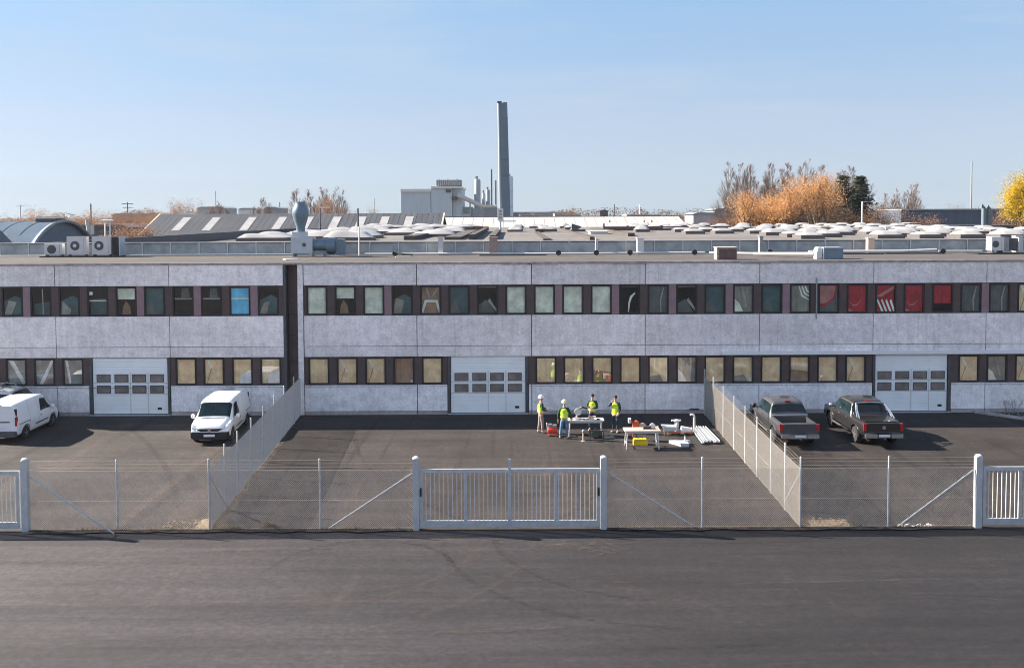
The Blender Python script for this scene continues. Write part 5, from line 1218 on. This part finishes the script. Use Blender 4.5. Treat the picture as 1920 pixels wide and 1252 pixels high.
# silos and stacks
M['stackl'] = mat('pale_concrete_silo', (.36,.40,.43), .8, amt=.1, scale=.4)
def silo(label, px0, px1, pyt, Y, mt='stackl', name='silo', cat='silo', top=True):
    a = at(px0, pyt, Y); b = at(px1, pyt, Y); c = (a.x+b.x)/2; rr_ = (b.x-a.x)/2
    t = thing(name, label, cat, (c, Y, 0))
    MB().lathe([(rr_,0),(rr_,a.z-.5),(rr_*.8,a.z)], (c, Y, 0), 20).build('shell', M[mt], t, smooth=True)
    if top:
        MB().box(c-rr_*.6, c+rr_*.2, Y-.3, Y+.3, a.z, a.z+.7).build('top_housing', M['mgrey'], t)
        for k in range(3): MB().lathe([(rr_*1.03, a.z*(.4+.2*k)),(rr_*1.03, a.z*(.4+.2*k)+.15)], (c, Y, 0), 20).build('hoop', M['mgrey'], t)
    return t
silo('tallest round grey silo left of the slim stacks', 889, 901, 336, 232)
silo('short dark silo left of its twin beside the big chimney', 904, 910, 362, 236)
silo('short dark silo with a bulky top, right of its twin', 911, 919, 356, 234)
silo('thin dark stack, the taller of the two left of the big chimney', 920, 923, 317, 230, 'dgrey', 'stack', 'stack', False)
silo('thin grey stack closest to the big chimney on its left', 928, 931, 338, 230, 'mgrey', 'stack', 'stack', False)
silo('pale blue round tower partly hidden behind the big chimney', 950, 962, 331, 260, 'paleblue', 'silo', 'silo')
a = at(900, 389, 228); t = thing('plant_shed', 'low pale sheds at the foot of the silos', 'building', (a.x, 228, 0))
for px0, px1, py, mt in ((866,886,388,'mgrey'),(886,905,391,'stackl'),(905,932,389,'mgrey'),(866,880,401,'white')): blk(t, 'shed', mt, px0, px1, py, 228-(2 if mt == 'white' else 0)+(px0%3)*.3, 5)
t = thing('chimney', 'very tall square blue grey chimney towering over the plant', 'chimney', (at(942,400,215).x, 215, 0))
M['chim'] = layered('chimney_cladding', (.10,.155,.21), [(.9,1.1,.25,None,.3,.7), (.93,1.07,2,(1,1,.04),.35,.65)], rough=.55)
a = at(936.5, 193, 215); b = at(951, 193, 215); xb = at(957.5, 420, 215).x; xa = at(940.5, 420, 215).x
MB().add([(xa,215,9),(xb,215,9),(xb,217.2,9),(xa,217.2,9),(a.x,215,a.z),(b.x,215,a.z),(b.x,217.2,a.z),(a.x,217.2,a.z),(xa,215,0),(xb,215,0),(xb,217.2,0),(xa,217.2,0)],
    [(4,5,6,7),(0,1,5,4),(1,2,6,5),(2,3,7,6),(3,0,4,7),(8,9,1,0),(9,10,2,1),(10,11,3,2),(11,8,0,3),(11,10,9,8)]).build('shaft', M['chim'], t)
MB().tube((xa-.22, 215.6, 0), (a.x-.22, 215.6, a.z+.2), .25, 10).build('flue_pipe', M['galv'], t, smooth=True)
MB().box(a.x-.5, a.x+.5, 214.8, 215.8, a.z+.01, a.z+.35).build('top_platform', M['dgrey'], t); MB().box(b.x-.9, b.x-.02, 215.1, 217, a.z+.01, a.z+.12).build('cap', M['chim'], t)
for pz in (222, 300, 330): p = at(945, pz, 214.9); MB().cb((p.x+.2, 214.95, p.z), 1.5, .1, .12, 0).build('band', M['dgrey'], t)
# dark hall right
M['dhall'] = layered('dark_blue_cladding', (.080,.105,.145), [(.92,1.08,.2,None,.3,.7), (.88,1.12,1.4,(1,.05,.05),.35,.65)], rough=.6)
t = thing('dark_hall', 'long dark blue clad hall behind the brown bushes on the right', 'building', (at(1800,400,190).x, 190, 0)); blk(t, 'wall', 'dhall', 1690, 1930, 394, 190, 25)
a = at(1690, 393, 189.8); b = at(1930, 393, 189.8); MB().box(a.x, b.x, 189.7, 215, a.z-.15, a.z+.1).build('roof_edge', M['mgrey'], t)
t = thing('dark_hall', 'low dark flat roofed strip building directly behind the domes on the right', 'building', (at(1850,430,132).x, 132, 0)); blk(t, 'wall', 'dgrey', 1755, 1935, 422.5, 132, 6)
for i, (px, pt) in enumerate(((1845,383),(1856,385))):
    a = at(px, pt, 136); t = thing('flue', ['left of the two blue slanted topped flues before the dark hall','right of the two blue slanted topped flues before the dark hall'][i], 'flue', (a.x, 136, 0), 'pair of blue flues')
    MB().tube((a.x, 136, 0), (a.x, 136, a.z-.6), .33, 12).build('shaft', M['blueunit'], t, smooth=True); MB().add([(a.x-.33,136,a.z-.6),(a.x+.33,136,a.z-.6),(a.x-.28,136,a.z+.1),(a.x-.33,136.4,a.z-.6),(a.x+.33,136.4,a.z-.6),(a.x-.28,136.4,a.z+.1)],[(0,1,2),(5,4,3),(0,2,5,3),(2,1,4,5)]).build('slanted_top', M['blueunit'], t)
# low buildings at the skyline
for i, (px0, px1, py, Y, mt, lb) in enumerate(((210,300,404,200,'brick','low brown brick building behind the orange bushes on the left'),(112,240,427,150,'dgrey','dark low roof behind the barrel vault'),
        (370,420,391,260,'stackl','grey mound roofed building on the skyline above the grey pitched roof'),(447,482,393,280,'white','white low building on the skyline above the grey pitched roof'),(495,522,391,280,'mgrey','grey low building on the skyline left of the extractor'),
        (955,1075,399,520,'dhall','dark distant long building right of the tall chimney'),(1125,1140,396,300,'dgrey','dark box shaped building on the skyline above the cream hall'),(1340,1372,394,260,'mgrey','grey house at the skyline left of the orange trees'),(1300,1345,402,240,'plinth','pale low house left of the orange trees'),(1000,1060,401,420,'mgrey','grey distant hall at the skyline right of the chimney'))):
    t = thing('distant_building', lb, 'building', (at((px0+px1)/2,410,Y).x, Y, 0)); blk(t, 'wall', mt, px0, px1, py, Y, 12)
    a = at(px0, py, Y); b = at(px1, py, Y); zz_ = (a.z+b.z)/2
    MB().prism([(a.x-.4, zz_+.003), (b.x+.4, zz_+.003), (b.x-1.0, zz_+.5), (a.x+1.0, zz_+.5)], Y-.3, Y+12.3).build('roof', M['mgrey'] if mt != 'dgrey' else M['bronze'], t)
# white frame on the left
t = thing('goal_frame', 'white goal shaped pipe frame behind the air conditioners', 'frame', (at(200,440,72).x, 72, 8.2))
a, b = at(197, 414, 72), at(206, 414, 72); m = MB()
for p in (a, b): m.tube((p.x, 72, 8.2), (p.x, 72, p.z), .06, 6)
m.build('upright', M['white'], t); MB().tube((a.x-.25, 72, a.z), (b.x+.25, 72, a.z), .09, 6).build('crossbar', M['white'], t)
for i, px in enumerate((167, 173)):
    tag(MB().tube(at(px, 440, 100), at(px-4+i*4, 412+i*10, 100), .2, 8).build('bent_pipe', M['creams'], smooth=True), ['pale leaning pipe right of the barrel vault','short pale pipe beside the leaning pipe'][i], 'pipe')
# masts
def mast(label, px, pt, Y, rr_, mt='mgrey', arms=0, name='mast'):
    a = at(px, pt, Y); t = thing(name, label, 'mast', (a.x, Y, 0)); MB().tube((a.x, Y, 0), (a.x, Y, a.z), rr_, 6, rr_*.6).build('mast_pole', M[mt], t)
    for k in range(arms): MB().tube((a.x-1.6+k*.3, Y, a.z-.5-k*1.0), (a.x+1.6-k*.3, Y, a.z-.5-k*1.0), .1, 5).build('crossarm', M[mt], t)
mast('tall thin mast on the skyline at the right', 1822, 303, 300, .38); mast('power pole with crossarms behind the pale pipe frame', 239, 379, 260, .22, 'dgrey', 2, 'power_pole'); mast('small power pole far left on the skyline', 38, 384, 330, .2, 'mgrey', 1, 'power_pole')
mast('thin lattice mast above the grey pitched roof', 404, 358, 400, .25); mast('slim mast between the bush and the plant building', 702, 372, 400, .2); mast('dark thin pole above the cream hall', 1152, 383, 240, .22, 'dgrey'); mast('white thin pole above the right part of the cream hall', 1199, 383, 240, .22, 'white')
mast('slanted dark spar on the skyline above the orange bushes at the left', 170, 382, 260, .3, 'dgrey'); mast('twin legged pylon left of the extractor', 524, 379, 300, .35, 'mgrey')
# ------------------------------------------------------------------ trees
def branches(mb, p, d, L_, r_, depth, rnd_, tips, spread=.5, up=.25, n=3):
    q = p+d*L_; mb.tube(p, q, r_, 5 if depth > 2 else 3, r_*.62, cap=False)
    tips.append((q, depth))
    if depth == 0: return
    for k in range(n if depth > 1 else n+1):
        v = Vector((rnd_.gauss(0,1), rnd_.gauss(0,1), rnd_.gauss(0,.6))).normalized()
        nd = (d+v*spread+Vector((0,0,up))).normalized(); s = rnd_.uniform(.55, 1.0)
        branches(mb, p+d*L_*s, nd, L_*rnd_.uniform(.6,.82), r_*.58, depth-1, rnd_, tips, spread, up, n)
def leafmb(tips, rnd_, per, sz, rad):
    mb = MB()
    for q, dp in tips:
        for _ in range(per):
            c = q+Vector((rnd_.gauss(0,rad), rnd_.gauss(0,rad), rnd_.gauss(0,rad*.8)))
            a = Vector((rnd_.gauss(0,1), rnd_.gauss(0,1), rnd_.gauss(0,1))).normalized(); b = a.orthogonal().normalized(); s = sz*rnd_.uniform(.5,1.3)
            mb.add([c-a*s, c+b*s*.6, c+a*s, c-b*s*.6], [(0,1,2,3)])
    return mb
def tree(label, px, pyt, Y, wpx, kind, seed, cat='tree', name=None, group='trees beyond the site', base=0.0):
    r_ = random.Random(seed); top = at(px, pyt, Y); H = top.z-base; Wm = wpx*Y/F_PX
    nm = name or {'orange':'autumn_tree','yellow':'autumn_tree','brown':'shrub','bare':'bare_tree','conifer':'conifer_tree','dark':'shrub'}[kind]
    t = thing(nm, label, cat, (top.x, Y, base), group); P0 = Vector((0,0,0)); mb = MB(); tips = []
    if kind == 'conifer':
        mb.tube(P0, (0,0,H), H*.022, 6, .02); tw = []; k = 0
        lv = MB(); z = H*.10
        while z < H*.985:
            rr_ = (1-z/H)**.7*Wm*1.0+.2
            for q in range(11):
                a_ = r_.uniform(0, 6.28); l_ = rr_*r_.uniform(.65,1.15); dr = -.12*l_
                e = Vector((math.cos(a_)*l_, math.sin(a_)*l_, z+dr+.15*H*.05)); s0 = Vector((0,0,z))
                mb.tube(s0, e, .05, 3, .015, cap=False)
                for j in range(30):
                    c = s0.lerp(e, r_.uniform(.15,1.05)) + Vector((r_.gauss(0,.22), r_.gauss(0,.22), r_.gauss(-.12,.16)))
                    a = Vector((r_.gauss(0,1), r_.gauss(0,1), r_.gauss(0,.5))).normalized(); b = a.orthogonal().normalized(); s = r_.uniform(.16,.4)
                    lv.add([c-a*s, c+b*s*.35, c+a*s, c-b*s*.35], [(0,1,2,3)])
            z += H*.035
        mb.build('trunk', M['bark'], t, local=True); lv.build('crown', M['lf_gr'], t, local=True, fixn=False); return t
    if kind == 'bare':
        # several upright leaders
        nl = max(2, int(Wm/.8))
        for k in range(nl):
            bx = Vector(((k-(nl-1)/2)*Wm/nl, r_.uniform(-2,2), 0)); hh = H*r_.uniform(.74,1.0)
            z = 0; mb.tube(bx, bx+Vector((r_.gauss(0,.3),0,hh)), .16, 5, .02, cap=False)
            for j in range(42):
                z = hh*r_.uniform(.12,.97); l_ = (hh-z)*.46+.7; a_ = r_.uniform(0,6.28); d = Vector((math.cos(a_)*.5, math.sin(a_)*.5, .9)).normalized()
                branches(mb, bx+Vector((0,0,z)), d, l_*.5, .032, 2, r_, tips, .35, .25, 4)
        mb.build('trunk', M['barkg'], t, local=True, fixn=False)
        leafmb([q for q in tips if r_.random() < .5], r_, 1, .07, .3).build('twigs', M['lf_tw'], t, local=True, fixn=False); return t
    if kind in ('orange', 'yellow'):
        nl = 5
        for k in range(nl):
            a_ = 6.28*k/nl; d = Vector((math.cos(a_)*.55*Wm/H, math.sin(a_)*.4, .8)).normalized()
            branches(mb, Vector((0,0,H*.12)), d, H*.27, H*.016, 4, r_, tips, .55, .15, 3)
        mb.tube(P0, (0,0,H*.22), H*.03, 8, H*.02)
        mx_ = max(q.z for q, _ in tips); sx = max(abs(q.x) for q, _ in tips); k1 = H/mx_; k2 = Wm*.5/sx
        sc3 = lambda v: Vector((v[0]*k2, v[1]*k2, v[2]*k1))
        mb.v = [tuple(sc3(v)) for v in mb.v]; T2 = [(sc3(q), dp) for q, dp in tips if dp <= 2]
        mb.build('trunk', M['bark'], t, local=True, fixn=False)
        leafmb(T2, r_, 17 if kind == 'orange' else 30, .105, .75).build('crown', M['lf_or'] if kind == 'orange' else M['lf_ye'], t, local=True, fixn=False); return t
    # shrubs
    nl = max(5, int(Wm/.62))
    for k in range(nl):
        bx = Vector((r_.uniform(-.45,.45)*Wm, r_.uniform(-.6,.6), 0)); hh = H*r_.uniform(.6,1.0)*(1-.5*abs(bx.x/(Wm*.5))**2)
        branches(mb, bx, Vector((r_.gauss(0,.15), 0, 1)).normalized(), hh*.42, .05, 4, r_, tips, .45, .3, 3)
    mxz = max(q.z for q, _ in tips); mb.v = [(v[0], v[1], v[2]*H/mxz) for v in mb.v]; tips = [(Vector((q.x, q.y, q.z*H/mxz)), dp) for q, dp in tips]
    mb.build('branches', M['barkg'], t, local=True, fixn=False)
    leafmb([q for q in tips if q[1] <= 3], r_, 8 if kind == 'brown' else 10, .085, .5).build('foliage', M['lf_br'] if kind == 'brown' else M['lf_dg'], t, local=True, fixn=False)
    return t
T = tree
T('broad orange tree at the left end of the right hand tree group', 1415, 358, 150, 104, 'orange', 1); T('tall orange tree in the middle of the right hand tree group', 1478, 338, 146, 96, 'orange', 2)
T('orange tree with a pointed crown left of the dark conifers', 1535, 326, 152, 88, 'orange', 3); T('low russet tree in front of the dark conifers', 1580, 385, 144, 60, 'brown', 4)
T('dark conifer, left of the pair', 1581, 328, 158, 52, 'conifer', 5); T('dark conifer, taller right one of the pair', 1613, 329, 160, 60, 'conifer', 6); T('small dark rounded conifer right of the pair', 1643, 380, 150, 34, 'dark', 7)
T('bare poplar group rising at the far left behind the orange trees', 1402, 303, 175, 84, 'bare', 8); T('tall bare poplars behind the middle orange tree', 1460, 299, 176, 60, 'bare', 9); T('bare poplar behind the gap between two orange trees', 1500, 296, 178, 45, 'bare', 10)
T('bare poplar behind the pointed orange tree', 1535, 306, 176, 36, 'bare', 11); T('thin bare trees behind the dark conifers', 1600, 308, 182, 60, 'bare', 12)
T('small bare poplars right of the conifers', 1680, 352, 220, 50, 'bare', 13); T('slim pair of bare poplars above the dark hall', 1712, 343, 225, 30, 'bare', 14)
T('russet brushwood left of the dark hall', 1675, 384, 142, 66, 'brown', 15); T('russet brushwood in front of the dark hall, left part', 1718, 392, 140, 66, 'brown', 16); T('low russet bush in front of the middle of the dark hall', 1765, 410, 138, 50, 'brown', 17)
T('russet bush right of the blue flues', 1882, 398, 138, 50, 'brown', 18); T('small bushes on the skyline above the dark hall', 1790, 380, 240, 50, 'brown', 19); T('small rounded trees on the skyline near the right edge', 1868, 385, 230, 40, 'brown', 20)
T('bright yellow tree cut by the right edge of the photo', 1925, 318, 130, 62, 'yellow', 21)
T('bare twigs rising above the yellow tree', 1925, 300, 134, 40, 'bare', 22)
T('round brown bush crown above the grey pitched roof right of the extractor', 632, 368, 170, 62, 'brown', 23); T('tall bare tree behind the round brown bush', 622, 346, 180, 50, 'bare', 24); T('pale bare saplings behind the extractor cowl', 572, 352, 190, 40, 'bare', 25)
T('small brown bush right of the round brown bush', 686, 385, 190, 30, 'brown', 26); T('orange brown bush above the left end of the grey pitched roof', 330, 372, 175, 60, 'brown', 27); T('bare tree above the grey pitched roof, third rooflight', 408, 372, 220, 36, 'bare', 28)
T('bare tree on the skyline left of the pylon', 490, 369, 230, 38, 'bare', 29); T('round pale brown tree above the cream hall', 1055, 386, 260, 34, 'brown', 30)
T('low brown thicket left of the orange trees', 1310, 402, 185, 60, 'brown', 31); T('reddish thicket at the left foot of the orange trees', 1362, 398, 165, 50, 'brown', 32)
for i, (px, pt, w_) in enumerate(((30,402,50),(78,388,45),(120,398,55),(158,392,60),(195,398,55),(235,396,60),(275,394,60),(290,388,50))):
    T('orange brown thicket on the left skyline, ' + ['first from the left edge','second from the left edge, taller','third, above the vault roof vent','fourth, right behind the vault crown','fifth, left of the pipe frame','sixth, right of the pipe frame','seventh, left of the grey roof verge','eighth, at the top corner of the grey roof'][i], px, pt, 165+i*4, w_, 'brown', 40+i)
for i, (px, pt, w_) in enumerate(((215,412,70),(262,416,60))):
    T(['near orange brown bush behind the pipe frame','near orange brown bush left of the grey roof'][i], px, pt, 112, w_, 'brown', 60+i)
# far treeline (reads as one mass)
r_ = random.Random(77); mb = MB(); x = -420
while x < 430:
    Y = 430+r_.uniform(-20,40); h = 10.2+r_.uniform(0,2.2)+3*math.sin(x*.03); wd = r_.uniform(5,11)
    for _ in range(800):
        a = r_.uniform(0,6.28); rr_ = r_.random()**.5; c = Vector((x+math.cos(a)*rr_*wd, Y+r_.uniform(-2,2), h*.5*(1+math.sin(a)*rr_)))
        s = r_.uniform(.22,.46); u = Vector((r_.gauss(0,1), r_.gauss(0,1), r_.gauss(0,1))).normalized(); v = u.orthogonal().normalized()
        mb.add([c-u*s, c+v*s*.6, c+u*s, c-v*s*.6], [(0,1,2,3)])
    x += r_.uniform(4,8)
o = mb.build('far_woodland', M['lf_far'], fixn=False); o['kind'] = 'stuff'; tag(o, 'distant brown woodland along the whole skyline', 'woodland')
# saplings in the planting bed
for i, (px, pt, pb) in enumerate(((1888,748,776),(1903,755,776))):
    b = gp(px, pb); t = thing('sapling', ['leafless brown sapling by the kerb against the wall','second, thinner sapling to the right by the wall'][i], 'sapling', b, 'saplings in the bed'); mb = MB(); tp = []; rq = random.Random(i+90)
    for k in range(4): branches(mb, Vector((rq.uniform(-.15,.15), rq.uniform(-.1,.1), 0)), Vector((rq.gauss(0,.2), 0, 1)).normalized(), .35, .010, 3, rq, tp, .45, .35, 2)
    mb.build('stems', M['bark'], t, local=True, fixn=False); leafmb(tp, rq, 1, .025, .04).build('leaves', M['lf_br'], t, local=True, fixn=False)

# ------------------------------------------------------------------ air
hz_ = MB().box(-700, 700, -80, 640, -1.2, 41).build('haze', bpy.data.materials.new('haze')); hz_['kind'] = 'stuff'
hm = hz_.data.materials[0]; hm.use_nodes = True; hn = hm.node_tree; hn.nodes.clear()
ho = hn.nodes.new('ShaderNodeOutputMaterial'); hv = hn.nodes.new('ShaderNodeVolumePrincipled'); hn.links.new(hv.outputs[0], ho.inputs['Volume'])
hv.inputs['Color'].default_value = (.86,.91,1,1); hv.inputs['Density'].default_value = .00009; hv.inputs['Anisotropy'].default_value = .25
